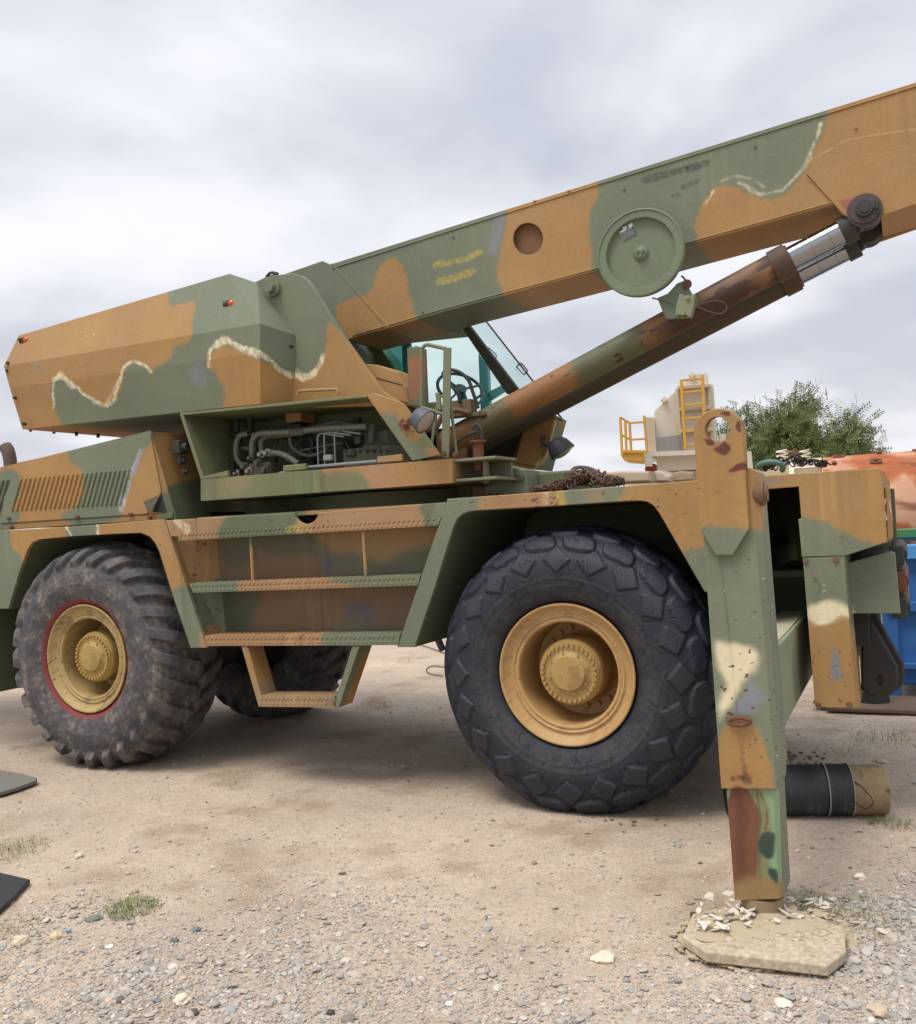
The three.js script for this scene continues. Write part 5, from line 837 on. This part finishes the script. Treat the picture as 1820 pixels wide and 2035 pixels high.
{ // chain heap and blocks on the deck
  const link = new THREE.TorusGeometry(0.015, 0.0042, 6, 12).scale(1, 1.45, 1);
  const c0 = W(1135, 974, -0.18), links = [];
  for (let i = 0; i < 300; i++) {
    const t = rnd(), x = c0.x + (t - 0.42) * 0.5 + rr(-0.03, 0.03), top = 0.085 * Math.exp(-Math.pow((t - 0.62) / 0.28, 2)) + 0.012;
    links.push(link.clone().rotateX(rr(0, 6.3)).rotateY(rr(0, 6.3)).rotateZ(rr(0, 6.3)).translate(x, c0.y + 0.012 + top * Math.sqrt(rnd()), c0.z + rr(-0.12, 0.1)));
  }
  const big = new THREE.TorusGeometry(0.045, 0.01, 8, 20).scale(1.7, 1, 1);
  const ch = thing('chain', 'heap of rusty brown chain lying on the deck edge behind the front wheel arch', 'chain', [c0.x, c0.y, c0.z]);
  part('chain_links', links, std(0x5f4a3c, 0.75, { metalness: 0.2 }), ch, undefined, 'stuff');
  part('oval_ring', [big.clone().rotateX(-0.9).rotateZ(-0.3).translate(c0.x + 0.1, c0.y + 0.1, c0.z + 0.02)], std(0x54433a, 0.7), ch); part('oval_ring', [big.clone().rotateX(-1.2).rotateZ(-0.6).rotateY(0.4).translate(c0.x + 0.18, c0.y + 0.065, c0.z + 0.03)], std(0x54433a, 0.7), ch);
  const slabs = [[[1168, 952], [1190, 940], [1230, 936], [1290, 936], [1292, 956], [1168, 962]], [[1292, 938], [1310, 934], [1330, 946], [1330, 956], [1292, 958]], [[1335, 940], [1350, 935], [1378, 938], [1378, 954], [1335, 958]]];
  const labels = ['long pale board lying on the deck beyond the chain heap', 'crumpled pale cloth on the deck right of the pale board', 'pale dusty block on the deck just left of the ringed lug plate'];
  slabs.forEach((s, i) => solo(['board', 'cloth', 'block'][i], plate(s, -0.9 - i * 0.15, 0.3, { bevel: 0.012 }), std([0xb3a28c, 0xb9ad9d, 0xa8967e][i], 0.9), labels[i], ['board', 'cloth', 'block'][i]));
  const hp = W(1535, 932, -1.0), hk = thing('hook', 'green crane hook lying with black chain on the front deck', 'hook', [hp.x, hp.y - 0.03, hp.z]);
  const arc = []; for (let i = 0; i <= 16; i++) { const a = -0.6 + i / 16 * 4.2; arc.push(V(hp.x + Math.cos(a) * 0.075, hp.y + 0.005 + Math.sin(a) * 0.035, hp.z + 0.1 + Math.sin(a) * 0.05)); }
  part('hook_body', tube(arc, 0.017, 0.1, 10, true), std(0x54796c, 0.6), hk);
  const cl = []; for (let i = 0; i < 90; i++) { const t = rnd(); cl.push(link.clone().scale(0.9, 0.9, 0.9).rotateX(rr(0, 6.3)).rotateY(rr(0, 6.3)).translate(hp.x - 0.1 + t * 0.42, hp.y + 0.06 * Math.sin(Math.min(1, t * 1.1) * 3.0) * Math.sqrt(rnd()) + 0.01, hp.z + rr(-0.16, 0.04))); }
  part('chain_links', cl, std(0x232323, 0.5, { metalness: 0.3 }), hk, undefined, 'stuff');
}

// ------------------------------------------------------------------ the yard behind
const cream = std(0xd3cbbb, 0.7), yellow = std(0xcb9a3c, 0.6), creamD = std(0xbfb29a, 0.75);
{ // cream screening hopper on a wheeled frame with yellow ladder and platform
  const d = 14, base = D(1350, 915, d), back = ray(...Q(440, 500)).setY(0).normalize(), at = (x, y, k = 0) => { const p = D(...Q(x, y), d); return p.addScaledVector(back, k); };
  const t = thing('screen_plant', 'cream hopper on a wheeled frame with yellow ladder and platform', 'hopper', [base.x, 0, base.z]);
  const slab = (l, k, dep) => { const f = l.map(([x, y]) => at(x, y, k)), b = l.map(([x, y]) => at(x, y, k + dep)); const o = [f, b.slice().reverse()]; f.forEach((v, i) => { const j = (i + 1) % f.length; o.push([v, b[i], b[j], f[j]]); }); return solidFrom(o); };
  const hop = part('hopper', slab([[457, 356], [662, 163], [726, 158], [738, 175], [742, 217], [766, 218], [786, 560], [470, 568]], 0, 1.6), cream, t);
  part('stiffener', [[575, 238, 742, 225], [585, 350, 750, 338], [590, 463, 760, 452]].map(([a, b, c, e]) => bar(at(a, b, -0.05), at(c, e, -0.05), 0.06, 0.1)), creamD, hop);
  part('stiffener', [bar(at(575, 240, -0.04), at(598, 560, -0.04), 0.05, 0.08), bar(at(742, 217, -0.04), at(764, 560, -0.04), 0.05, 0.08)], creamD, hop);
  for (const [x, y] of [[510, 300], [655, 172]]) part('bracket', bar(at(x - 12, y + 8, -0.03), at(x + 10, y - 10, -0.03), 0.08, 0.06), creamD, hop);
  const lad = part('ladder', [bar(at(595, 200, -0.2), at(618, 560, -0.2), 0.045, 0.045), bar(at(703, 175, -0.2), at(722, 560, -0.2), 0.045, 0.045)], yellow, t);
  for (const [y, x] of [[205, 596], [268, 600], [335, 604], [403, 608], [468, 612], [538, 616]]) part('rung', bar(at(x, y, -0.2), at(x + 106, y - 11, -0.2), 0.035, 0.035), yellow, lad);
  const mesh = []; for (let i = 0; i <= 16; i++) mesh.push(bar(at(468 + i * 7.8, 500 - i * 1.2, -0.1), at(470 + i * 7.8, 568 - i * 0.5, -0.1), 0.012, 0.012)); for (let i = 0; i <= 9; i++) mesh.push(bar(at(468, 500 + i * 7.4, -0.1), at(594, 482 + i * 8.6, -0.1), 0.012, 0.012));
  part('wire_mesh', mesh, std(0x8a8a88, 0.6), t, undefined, 'stuff');
  const rail = part('railing', [bar(at(292, 574, -0.4), at(420, 576, -0.4), 0.05, 0.05)], yellow, t);
  for (const [a, b] of [[[284, 400], [295, 600]], [[310, 415], [316, 575]], [[332, 430], [340, 580]], [[405, 392], [420, 578]]]) part('post', bar(at(...a, -0.4), at(...b, -0.4), 0.035, 0.035), yellow, rail);
  for (const [a, b] of [[[284, 400], [332, 430]], [[332, 430], [408, 425]], [[290, 490], [337, 515]], [[337, 515], [412, 510]]]) part('rail', bar(at(...a, -0.4), at(...b, -0.4), 0.03, 0.03), yellow, rail);
  part('platform', slab([[292, 575], [330, 572], [405, 580], [405, 622], [318, 615], [294, 602]], -0.4, 0.9), yellow, t);
  part('hopper_box', slab([[405, 390], [458, 392], [468, 570], [420, 572]], -0.1, 1), creamD, t);
  part('frame', [slab([[408, 572], [445, 568], [448, 645], [410, 645]], -0.3, 0.4), slab([[445, 572], [760, 560], [760, 582], [447, 596]], -0.25, 1.6), slab([[470, 594], [760, 580], [760, 650], [470, 664]], -0.05, 1.2)], cream, t);
  const wp = at(442, 655, 0); part('wheel', [cyl(wp.clone().add(V(0, 0, 0.06)), wp.clone().add(V(0, 0, -0.06)), 0.085, 0.085, 24)], std(0x8c3b30, 0.8), t);
  part('frame', [slab([[230, 690], [240, 672], [1330, 640], [1330, 720], [230, 730]], 0.4, 0.6), slab([[920, 570], [955, 568], [965, 680], [930, 690]], -0.2, 0.3), slab([[820, 445], [853, 440], [857, 495], [828, 505]], 1, 0.3)], cream, t);
  for (const x of [560, 900, 1150]) { const p = at(x, 690, 0.7); part('support', box(p.x - 0.15, p.x + 0.15, 0, p.y, p.z - 0.15, p.z + 0.15), creamD, t); }
}
{ // coil springs in a row, rust and white
  const d = 12.5; [[1128, 0xd8d0c0, 'white coil spring left of the rusty one behind the deck'], [1184, 0x7a5a40, 'rusty coil spring between the two white ones'], [1246, 0xcfc4ae, 'white coil spring next to the drum ring']].forEach(([x, c, l]) => {
    const b = D(...Q(x, 668), d), pts = []; for (let i = 0; i <= 100; i++) { const a = i / 100 * Math.PI * 10; pts.push(V(b.x + Math.cos(a) * 0.072, b.y + i / 100 * 0.3, b.z + Math.sin(a) * 0.072)); }
    const t = thing('coil_spring', l, 'spring', [b.x, b.y, b.z], 'coil springs in a row'); part('coil', tube(pts, 0.012, 0.1, 7, true), std(c, 0.8), t);
    part('seat_plate', box(b.x - 0.1, b.x + 0.1, b.y - 0.05, b.y, b.z - 0.1, b.z + 0.1), creamD, t);
  });
  const a = D(...Q(1050, 640), 12.8), e = D(...Q(1300, 625), 12.8);
  solo('spring_beam', mergeGeometries([box(a.x, e.x, 0.0, a.y - 0.02, a.z - 0.3, a.z + 0.3, 0.01)]), creamD, 'cream beam carrying the three coil springs', 'beam');
}
{ // rusty mill drum with white end ring, lying behind the blue skip
  const d = 10.6, top = D(1800, 900, d), low = D(1800, 1120, d), r = (top.y - low.y) / 2 + 0.18, cy = top.y - r;
  const a = D(1640, 1000, d), ax = V(1, 0, -0.06).normalize(); a.y = cy;
  const rust = dataTex(1024, 512, (u, v) => { const n = vf(u * 20, v * 20, 5), w = sm(0.0, 0.35, vf(u * 7 + 3, v * 9, 5) + 0.25 * vf(u * 40, v * 3, 3) + 0.28 * Math.sin(v * 6.283 + 0.2)); let c = [158 + n * 26, 86 + n * 20, 50 + n * 14]; c = mix3(c, [196 + n * 14, 160 + n * 16, 134 + n * 16], w * 0.75); return mix3(c, [92, 50, 34], sm(0.3, 0.6, vf(u * 30 + 9, v * 12, 4)) * 0.6); });
  const t = thing('rusty_drum', 'big rust orange steel drum with bolted plates behind the blue skip', 'drum', [a.x, 0, a.z]);
  const e = a.clone().addScaledVector(ax, 4.2), m = std(0xffffff, 0.85, { map: rust });
  const body = part('drum_shell', cyl(a, e, r, r, 72), m, t);
  const pb = V(0, 1, 0), pc = V().crossVectors(ax, pb);
  for (let k = 0; k < 5; k++) for (let i = 0; i < 9; i++) {
    const an = -0.25 + i * 0.2 * 1.6 - 0.9, p = a.clone().addScaledVector(ax, 0.12 + k * 0.42 + (i % 2) * 0.05), n = pb.clone().multiplyScalar(Math.cos(an)).addScaledVector(pc, Math.sin(an) * -1);
    const c = p.addScaledVector(n, r); const g = [cyl(c.clone().addScaledVector(n, -0.01), c.clone().addScaledVector(n, 0.03), 0.026, 0.026, 8)];
    if ((i + k) % 2) g.push(bar(c.clone().addScaledVector(ax, -0.06), c.clone().addScaledVector(ax, 0.06), 0.11, 0.03, n)); part('bolt', g, std(0x6d3f2b, 0.9), body);
  }
  const wm = std(0xd6cbb8, 0.75); part('end_ring', [cyl(a.clone().addScaledVector(ax, -0.35), a.clone().addScaledVector(ax, -0.3), r * 1.02, r * 1.02, 60), cyl(a.clone().addScaledVector(ax, -0.3), a.clone().addScaledVector(ax, 0.0), r * 0.86, r * 0.86, 60), ...Array.from({ length: 24 }, (_, i) => { const an = i / 24 * 6.283, n = pb.clone().multiplyScalar(Math.cos(an)).addScaledVector(pc, Math.sin(an)); return bar(a.clone().addScaledVector(ax, -0.16).addScaledVector(n, r * 0.86), a.clone().addScaledVector(ax, -0.16).addScaledVector(n, r * 1.0), 0.3, 0.03, V().crossVectors(n, ax)); })], wm, t);
  part('saddle', [box(a.x + 0.3, a.x + 0.7, 0, cy - r * 0.5, a.z - 0.6, a.z + 0.5), box(a.x + 2.6, a.x + 3, 0, cy - r * 0.5, a.z - 0.6, a.z + 0.5)], creamD, t);
}
{ // blue skip with green rail over it
  const g = G(1775, 1387), d = FWD.dot(g.clone().sub(CP)), at = (x, y) => D(...L4(x, y), d), blue = std(0xffffff, 0.6, { map: dataTex(512, 512, (u, v) => { const n = vf(u * 8, v * 8, 4), s = sm(0.35, 0.7, vf(u * 6 + 2, v * 4, 4)); return mix3([44 + n * 16, 104 + n * 18, 168 + n * 16], [38, 48, 62], s * 0.6); }) }), blueD = std(0x2c63a0, 0.6);
  const t = thing('skip', 'bright blue steel skip behind the front bumper at the right edge', 'skip', [g.x, 0, g.z]);
  const x0 = g.x - 0.0, x1 = x0 + 2.6, y1 = at(1300, 940).y, z = g.z;
  part('side_wall', box(x0, x1, 0.12, y1, z - 1.3, z, 0.02), blue, t);
  part('corner_post', box(x0 - 0.05, x0 + 0.07, 0, y1 - 0.05, z - 0.06, z + 0.05), blueD, t); part('corner_post', box(x0 + 0.8, x0 + 0.9, 0.1, y1 - 0.05, z - 0.02, z + 0.06), blueD, t);
  part('top_rail', [box(x0 - 0.03, x1, y1 - 0.05, y1 + 0.07, z - 0.1, z + 0.08)], std(0x4f97d8, 0.55), t); part('rib', box(x0 - 0.02, x1, y1 - 0.5, y1 - 0.42, z, z + 0.09), blueD, t);
  part('ledge', box(x0 - 0.02, x1, y1 - 1.0, y1 - 0.95, z, z + 0.06), blueD, t);
  const y2 = at(1300, 842).y; solo('trough', mergeGeometries([box(x0 - 0.25, x1, y1 + 0.09, y2 - 0.03, z - 1.5, z - 0.3)]), std(0x9fb8cc, 0.6), 'pale blue steel trough above the skip', 'trough');
  solo('green_rail', mergeGeometries([box(x0 - 0.3, x1, y2 - 0.025, y2 + 0.05, z - 0.4, z - 0.16)]), std(0x3f7a4c, 0.6), 'green steel rail along the top of the pale trough', 'rail');
  const pile = rock(3, 0.4, 0.4); solo('soil_heap', pile.scale(1.1, 0.5, 0.7).translate(x0 + 0.75, 0.04, z + 0.3), std(0x84604a, 0.95), 'small brown heap of soil at the foot of the skip', 'soil heap');
}
{ // trees beyond the yard
  const leafG = (() => { const o = []; for (let i = 0; i < 11; i++) { const s = i % 2 ? 1 : -1, y = i * 0.026; const p = [V(0, y, 0), V(s * 0.035, y + 0.026, 0.006), V(s * 0.085, y + 0.03, 0), V(s * 0.035, y + 0.0, -0.004)]; o.push(solidFrom([p])); } return merge(o); })();
  const lm = new THREE.MeshStandardMaterial({ color: 0xffffff, roughness: 0.8, side: THREE.DoubleSide }), bark = std(0x4a3d30, 0.95);
  function tree(px, top, half, depth, label, n, seedv, dense = 1) {
    seed = seedv; const g0 = D(px, 1000, depth), H = D(px, top, depth).y, Rx = half / FL * depth, base = V(g0.x, 0, g0.z);
    const t = thing('mesquite_tree', label, 'tree', [base.x, 0, base.z], 'trees beyond the yard');
    const limbs = [], tips = [], grow = (p, dir, len, r, lv) => {
      const q = p.clone().addScaledVector(dir, len), m = p.clone().lerp(q, 0.5).add(V(rr(-1, 1), rr(-0.3, 0.5), rr(-1, 1)).multiplyScalar(len * 0.08));
      limbs.push(tube([p, m, q], r, 0.1, lv > 1 ? 5 : 8, true)); if (lv >= 2) tips.push([m, lv], [q, lv]); if (lv >= 4) return;
      const k = lv === 0 ? 5 : 3; for (let i = 0; i < k; i++) { const d = dir.clone().multiplyScalar(0.75).add(V(rr(-1, 1) * Rx / H * 1.5, rr(0.1, 0.65), rr(-1, 1) * Rx / H * 1.5)).normalize(); grow(p.clone().lerp(q, rr(0.55, 1)), d, len * rr(0.55, 0.85), r * 0.55, lv + 1); }
    };
    grow(base, V(rr(-0.1, 0.1), 1, rr(-0.1, 0.1)).normalize(), H * 0.3, 0.11, 0);
    // keep limb tips within the height of the tree
    part('trunk', limbs, bark, t);
    const inst = [], dm = new THREE.Object3D();
    const clumps = []; for (const [p] of tips) { const c = p.clone(); c.y = Math.min(c.y, H * rr(0.9, 0.99)); clumps.push(c); }
    for (let i = 0; i < 60 * dense; i++) { const a = rr(0, 6.283), f = Math.sqrt(rnd()), h = rr(0.40, 0.97), w = Math.sqrt(Math.max(0, 1 - Math.pow((h - 0.58) / 0.44, 2))); clumps.push(V(base.x + Math.cos(a) * Rx * 0.92 * f * w, H * h, base.z + Math.sin(a) * Rx * f * w)); }
    for (let i = 0; i < n; i++) {
      const c = clumps[Math.floor(rnd() * clumps.length)], q = V(rr(-1, 1), rr(-1, 1), rr(-1, 1)); if (q.length() > 1) continue; const sz = 0.36 * Math.pow(rnd(), 0.5);
      q.multiplyScalar(sz * 1.4).add(c); if (q.y < H * 0.2) continue; inst.push(q);
    }
    const im = new THREE.InstancedMesh(leafG, lm, inst.length);
    inst.forEach((q, i) => { dm.position.copy(q).sub(t.position); dm.rotation.set(rr(-1.2, 1.2), rr(0, 6.3), rr(-2.6, 2.6)); const s = rr(0.7, 1.25); dm.scale.set(s, s, s); dm.updateMatrix(); im.setMatrixAt(i, dm.matrix); const b = rr(0.7, 1.25), y = rnd(); im.setColorAt(i, new THREE.Color(0.12 * b + 0.05 * y, 0.17 * b + 0.035 * y, 0.065 * b)); });
    im.name = 'crown'; im.userData.kind = 'stuff'; shadows(im); t.add(im);
  }
  tree(1500, 800, 84, 21, 'green feathery tree left of the tallest one behind the deck', 21000, 77);
  tree(1588, 790, 72, 20, 'tallest feathery green tree in the middle of the group behind the deck', 24000, 421);
  tree(1692, 822, 58, 21, 'green feathery tree at the right with a thin bare twig', 16000, 913);
  seed = 5151;
  tree(620, 1000, 260, 30, 'low green scrub far off, seen through the gap under the turret', 9000, 3111, 1.5);
}
// ------------------------------------------------------------------ things lying about
{
  seed = 99;
  const a = G(1436, 1630), b = G(1757, 1630), r = 0.135, y = r + 0.0, p0 = V(a.x, y, a.z - 0.12), p1 = V(b.x, y, b.z - 0.12), d = p1.clone().sub(p0).normalize(), len = p0.distanceTo(p1);
  const t = thing('pipe', 'thick black wrapped pipe with a tan bare end lying behind the outrigger leg', 'pipe', [p0.x, 0, p0.z]);
  const tan = dataTex(256, 256, (u, v) => { const n = vf(u * 20, v * 8, 4), s = sm(0.25, 0.5, vf(u * 5 + 1, v * 3, 4)); return mix3([140 + n * 18, 120 + n * 18, 92 + n * 16], [74, 66, 56], s * 0.7); });
  const black = dataTex(512, 512, (u, v) => { const n = vf(u * 30, v * 30, 4), s = sm(0.1, 0.6, vf(u * 7, v * 5, 5)); return mix3([38 + n * 10, 39 + n * 10, 43 + n * 10], [110, 100, 86], s * 0.45); });
  const at = (k) => p0.clone().addScaledVector(d, len * k);
  part('wrapped_pipe', [cyl(at(0), at(0.63), r * 0.98, r * 0.98, 48)], std(0xffffff, 0.6, { map: black }), t); part('wrap', cyl(at(0.63), at(0.79), r * 1.03, r * 1.02, 48), std(0xffffff, 0.55, { map: black }), t); part('wrap', cyl(at(0.36), at(0.62), r * 1.015, r * 1.015, 48), std(0xffffff, 0.6, { map: black }), t);
  const bare = part('bare_end', cyl(at(0.79), p1, r * 0.99, r * 0.99, 48), std(0xffffff, 0.85, { map: tan }), t);
  for (const k of [0.635, 0.785]) { const pts = []; for (let i = 0; i <= 40; i++) { const an = i / 40 * 6.283; pts.push(at(k).add(V(0, Math.cos(an), 0).add(V().crossVectors(d, QY).multiplyScalar(Math.sin(an))).multiplyScalar(r * 1.035))); } part('cord', tube(pts, 0.004, 0.1, 6, true), std(0x8e8a80, 0.8), t); }
  const q = at(0.83).add(V(0, r * 0.55, r * 0.85)); part('cord', tube([q, q.clone().add(V(0.05, -0.03, 0.03)), q.clone().add(V(0.09, -0.09, 0.05)), q.clone().add(V(0.05, -0.13, 0.04)), q.clone().add(V(0.0, -0.1, 0.03))], 0.0035, 0.1, 6, true), std(0x3a3028, 0.9), bare);
  part('pipe_mouth', cyl(p1.clone().addScaledVector(d, -0.02), p1.clone().addScaledVector(d, 0.004), r * 0.9, r * 0.9, 48), std(0x6d5f4c, 0.9), t);
  // rubber sheets at the left edge
  const sheet = (name, l, th, m, label) => { const pts = l.map(([x, yy]) => G(x, yy, th)); const s = shapeOf(pts.map((v) => V(v.x, v.z, 0))); const g = new THREE.ExtrudeGeometry(s, { depth: th, bevelEnabled: true, bevelSize: 0.004, bevelThickness: 0.003, bevelOffset: -0.004, bevelSegments: 1 }).rotateX(Math.PI / 2).translate(0, th + 0.012, 0); solo(name, g, m, label, 'rubber sheet', 'rubber sheets at the left edge'); };
  sheet('rubber_sheet', [[-160, 1528], [0, 1533], [45, 1541], [74, 1549], [72, 1554], [40, 1566], [0, 1578], [-160, 1605]], 0.02, std(0x6c6962, 0.85), 'grey flat rubber sheet on the sand at the left edge, near the rear wheel');
  sheet('rubber_sheet', [[-150, 1700], [0, 1738], [30, 1745], [60, 1752], [30, 1785], [0, 1812], [-60, 1850], [-150, 1880]], 0.02, std(0x24262b, 0.6), 'black flat rubber sheet on the gravel at the lower left edge');
  // single stones that stand out
  const stones = [[41, 1876, 30, 0xc4b8a0, 'cream boulder in the gravel below the black rubber sheet'], [111, 1865, 20, 0xc8b594, 'yellowish square stone right of the cream boulder'], [186, 1826, 30, 0x6d7468, 'flat grey green stone near the green grass tuft'], [218, 1885, 17, 0xe0dbd0, 'small white flake of stone left of the bluish stones'], [362, 1988, 32, 0xd0c7b4, 'large cream rock near the bottom edge, left of centre'], [385, 2012, 20, 0x5c5752, 'dark broken stone below the large cream rock'], [390, 1851, 16, 0x6d777c, 'blue grey stone in the gravel between sand and cream rock'], [346, 1874, 17, 0x68716c, 'grey green stone left of the blue grey one'], [238, 1987, 18, 0x6b5f5c, 'purplish grey stone beside a small pale one at the lower left'], [216, 1988, 15, 0xc8ad8d, 'small pinkish stone touching the purplish grey one'], [157, 1702, 16, 0xc4baa2, 'pale stone on the sand between the two rubber sheets'], [893, 1993, 15, 0xe6e2d6, 'bright white rock at the bottom edge in the centre'], [657, 2010, 16, 0x4a4744, 'dark grey pebble at the bottom edge'], [692, 2022, 28, 0x7a756c, 'flat mid grey stone right of the dark pebble'], [1200, 1899, 44, 0xcfc5b2, 'broad pale flat stone left of the outrigger pad'], [1556, 1994, 34, 0xd0c8b8, 'pale pointed slab at the bottom right below the pad'], [1746, 2012, 38, 0xb7a690, 'big pale rock in the lower right corner'], [1748, 1511, 24, 0xb5a48a, 'flat tan stone beyond the bare end of the pipe'], [1708, 1742, 20, 0xe3dccc, 'white stone on the gravel right of the outrigger leg'], [1062, 1715, 10, 0x8c8073, 'small grey stone on the sand in front of the front wheel'], [1655, 1790, 15, 0xd8d0c4, 'white stone among the weeds right of the inner leg']];
  stones.forEach(([x, yy, s, c, l]) => { const p = G(x, yy), k = s / FL * FWD.dot(p.clone().sub(CP)); const flat = /flat|slab|flake/.test(l) ? 0.35 : 0.75; const g = rock(2, 0.42, flat).scale(k * 1.1, k * 0.9, k).rotateY(rr(0, 6)).translate(p.x, gh(p.x, p.z) + k * flat * 0.22, p.z); solo('stone', g, std(c, 0.92), l, 'stone', 'loose stones on the yard'); });
  solo('plastic_scrap', rock(1, 0.5, 0.5).scale(0.028, 0.03, 0.02).translate(G(136, 1853).x, 0.012, G(136, 1853).z), std(0x7f9cad, 0.6), 'light blue scrap of plastic near the yellowish square stone', 'plastic scrap');
  { const o = []; for (let i = 0; i < 260; i++) { const p = G(rr(1385, 1660), rr(1822, 1900)), k = rr(0.004, 0.016); o.push(rock(1, 0.5, 0.6).scale(k, k * 0.7, k).translate(p.x, 0.058, p.z)); } for (let i = 0; i < 26; i++) { const p = G(rr(1400, 1650), rr(1830, 1890)), k = rr(0.05, 0.11); o.push(rock(2, 0.4, 0.16).scale(k, k * 0.9, k).translate(p.x, 0.057, p.z)); } for (let i = 0; i < 150; i++) { const t = i / 150 * 6.283, p = G(1518 + Math.cos(t) * rr(160, 185), 1864 + Math.sin(t) * rr(52, 66), 0), k = rr(0.01, 0.045); o.push(rock(1, 0.5, 0.5).scale(k, k * 0.8, k).translate(p.x, k * 0.1, p.z)); } solo('soil_crust', merge(o), std(0xaa9c82, 0.95), 'crust of dry soil and grit caked on and around the outrigger pad', 'soil', undefined, 'stuff'); }
  // flakes of old paint and plaster on the pad
  const fl = []; for (let i = 0; i < 90; i++) { const g = new THREE.CylinderGeometry(0.5, 0.45, 0.1, 4 + (i % 3)).scale(rr(0.01, 0.075), rr(0.02, 0.05), rr(0.01, 0.04)); const left = rnd() < 0.62, p = left ? G(rr(1385, 1500), rr(1808, 1885)) : G(rr(1545, 1655), rr(1815, 1870)); fl.push(g.rotateX(rr(-0.5, 0.5)).rotateZ(rr(-0.5, 0.5)).rotateY(rr(0, 6)).translate(p.x, 0.06 + rnd() * 0.022, p.z)); }
  solo('paint_flakes', merge(fl), std(0xc9c1b5, 0.85), 'scattered pale flakes of plaster lying on the outrigger pad', 'flakes', undefined, 'stuff');
  // grass tufts
  const gm = [std(0x77794a, 0.9, { side: 2 }), std(0xa3966b, 0.9, { side: 2 }), std(0x66743f, 0.9, { side: 2 })];
  const tuft = (x, yy, R0, h, n, m, label) => { const c = G(x, yy), o = []; for (let i = 0; i < n; i++) { const a = rr(0, 6.283), f = Math.sqrt(rnd()) * R0, p = V(c.x + Math.cos(a) * f, 0.003, c.z + Math.sin(a) * f), hh = h * 0.6 * rr(0.2, 1.1) * (1.1 - f / R0 * 0.6), b = rr(0, 6.283), ln = rr(0.5, 2.2) * hh, w = rr(0.001, 0.0022), ex = V(Math.cos(b), 0, Math.sin(b)), sd = V(-Math.sin(b), 0, Math.cos(b)).multiplyScalar(w); const m1 = p.clone().addScaledVector(ex, ln * 0.35).add(V(0, hh * 0.65, 0)), e = p.clone().addScaledVector(ex, ln).add(V(0, hh, 0)); o.push(solidFrom([[p.clone().sub(sd), p.clone().add(sd), m1.clone().addScaledVector(sd, 0.7), m1.clone().addScaledVector(sd, -0.7)], [m1.clone().addScaledVector(sd, -0.7), m1.clone().addScaledVector(sd, 0.7), e]])); } solo('grass_tuft', merge(o), m, label, 'grass', 'grass tufts on the yard', 'stuff'); };
  tuft(265, 1806, 0.13, 0.07, 420, gm[2], 'green grass tuft in the gravel at the lower left'); tuft(220, 1790, 0.2, 0.05, 260, gm[1], 'dry grass beside the green tuft at the lower left');
  tuft(20, 1690, 0.22, 0.07, 420, gm[0], 'olive grass patch at the left edge between the rubber sheets'); tuft(25, 1850, 0.16, 0.06, 300, gm[1], 'dry grass under the black rubber sheet');
  tuft(750, 1402, 0.2, 0.2, 110, gm[1], 'dry grass tuft on the sand beyond the stirrup step'); tuft(805, 1315, 0.15, 0.1, 70, gm[1], 'thin dry grass under the front fender edge');
  tuft(1605, 1800, 0.16, 0.05, 420, gm[2], 'low green weeds right of the inner outrigger leg'); tuft(1700, 1822, 0.22, 0.05, 380, gm[0], 'sparse weeds on the gravel near the right edge'); tuft(1735, 1633, 0.06, 0.07, 90, gm[2], 'small green sprig at the bare end of the pipe'); tuft(1770, 1468, 0.3, 0.07, 420, gm[0], 'grass patch on the sand beyond the pipe'); tuft(1790, 1640, 0.1, 0.06, 160, gm[2], 'green weeds at the right edge beside the gravel heap');
  tuft(1675, 1492, 0.2, 0.05, 200, gm[1], 'dry grass between pipe and beam');
  // wire on the ground behind the front wheel
  const wire = [[880, 1343], [855, 1338], [848, 1328], [860, 1323], [900, 1328]].map(([x, yy]) => G(x, yy, 0.012)); solo('wire', tube(wire, 0.007, 0.1, 6, true), std(0x5b5148, 0.8), 'thin loop of wire on the sand left of the front wheel', 'wire');
  const w2 = [[740, 1262], [800, 1272], [850, 1285], [885, 1298]].map(([x, yy]) => G(x, yy, 0.012)); solo('wire', tube(w2, 0.008, 0.1, 6, true), std(0x6b6055, 0.8), 'long wire on the sand far behind the front wheel', 'wire');
  const gs = [[863, 1253], [880, 1245], [893, 1275], [880, 1292]].map(([x, yy]) => D(x, yy, 7.6)); part('step_bracket', tube([gs[0], gs[3]], 0.03, 0.05), std(0x70756c, 0.7), crane);
  // loose soil lumps by the pipe
  const lumps = []; for (let i = 0; i < 130; i++) { const p = i < 80 ? G(rr(1540, 1640), rr(1495, 1535)) : i < 105 ? G(rr(1150, 1330), rr(1570, 1640)) : G(rr(760, 1250), rr(1500, 1560)), k = rr(0.008, 0.035); lumps.push(rock(1, 0.5, 0.6).scale(k, k * 0.8, k).translate(p.x, k * 0.15, p.z)); }
  solo('soil_lumps', merge(lumps), std(0x7d6a55, 0.95), 'loose brown soil lumps scattered near the pipe and tyres', 'soil lumps', undefined, 'stuff');
}
renderer.render(scene, camera);
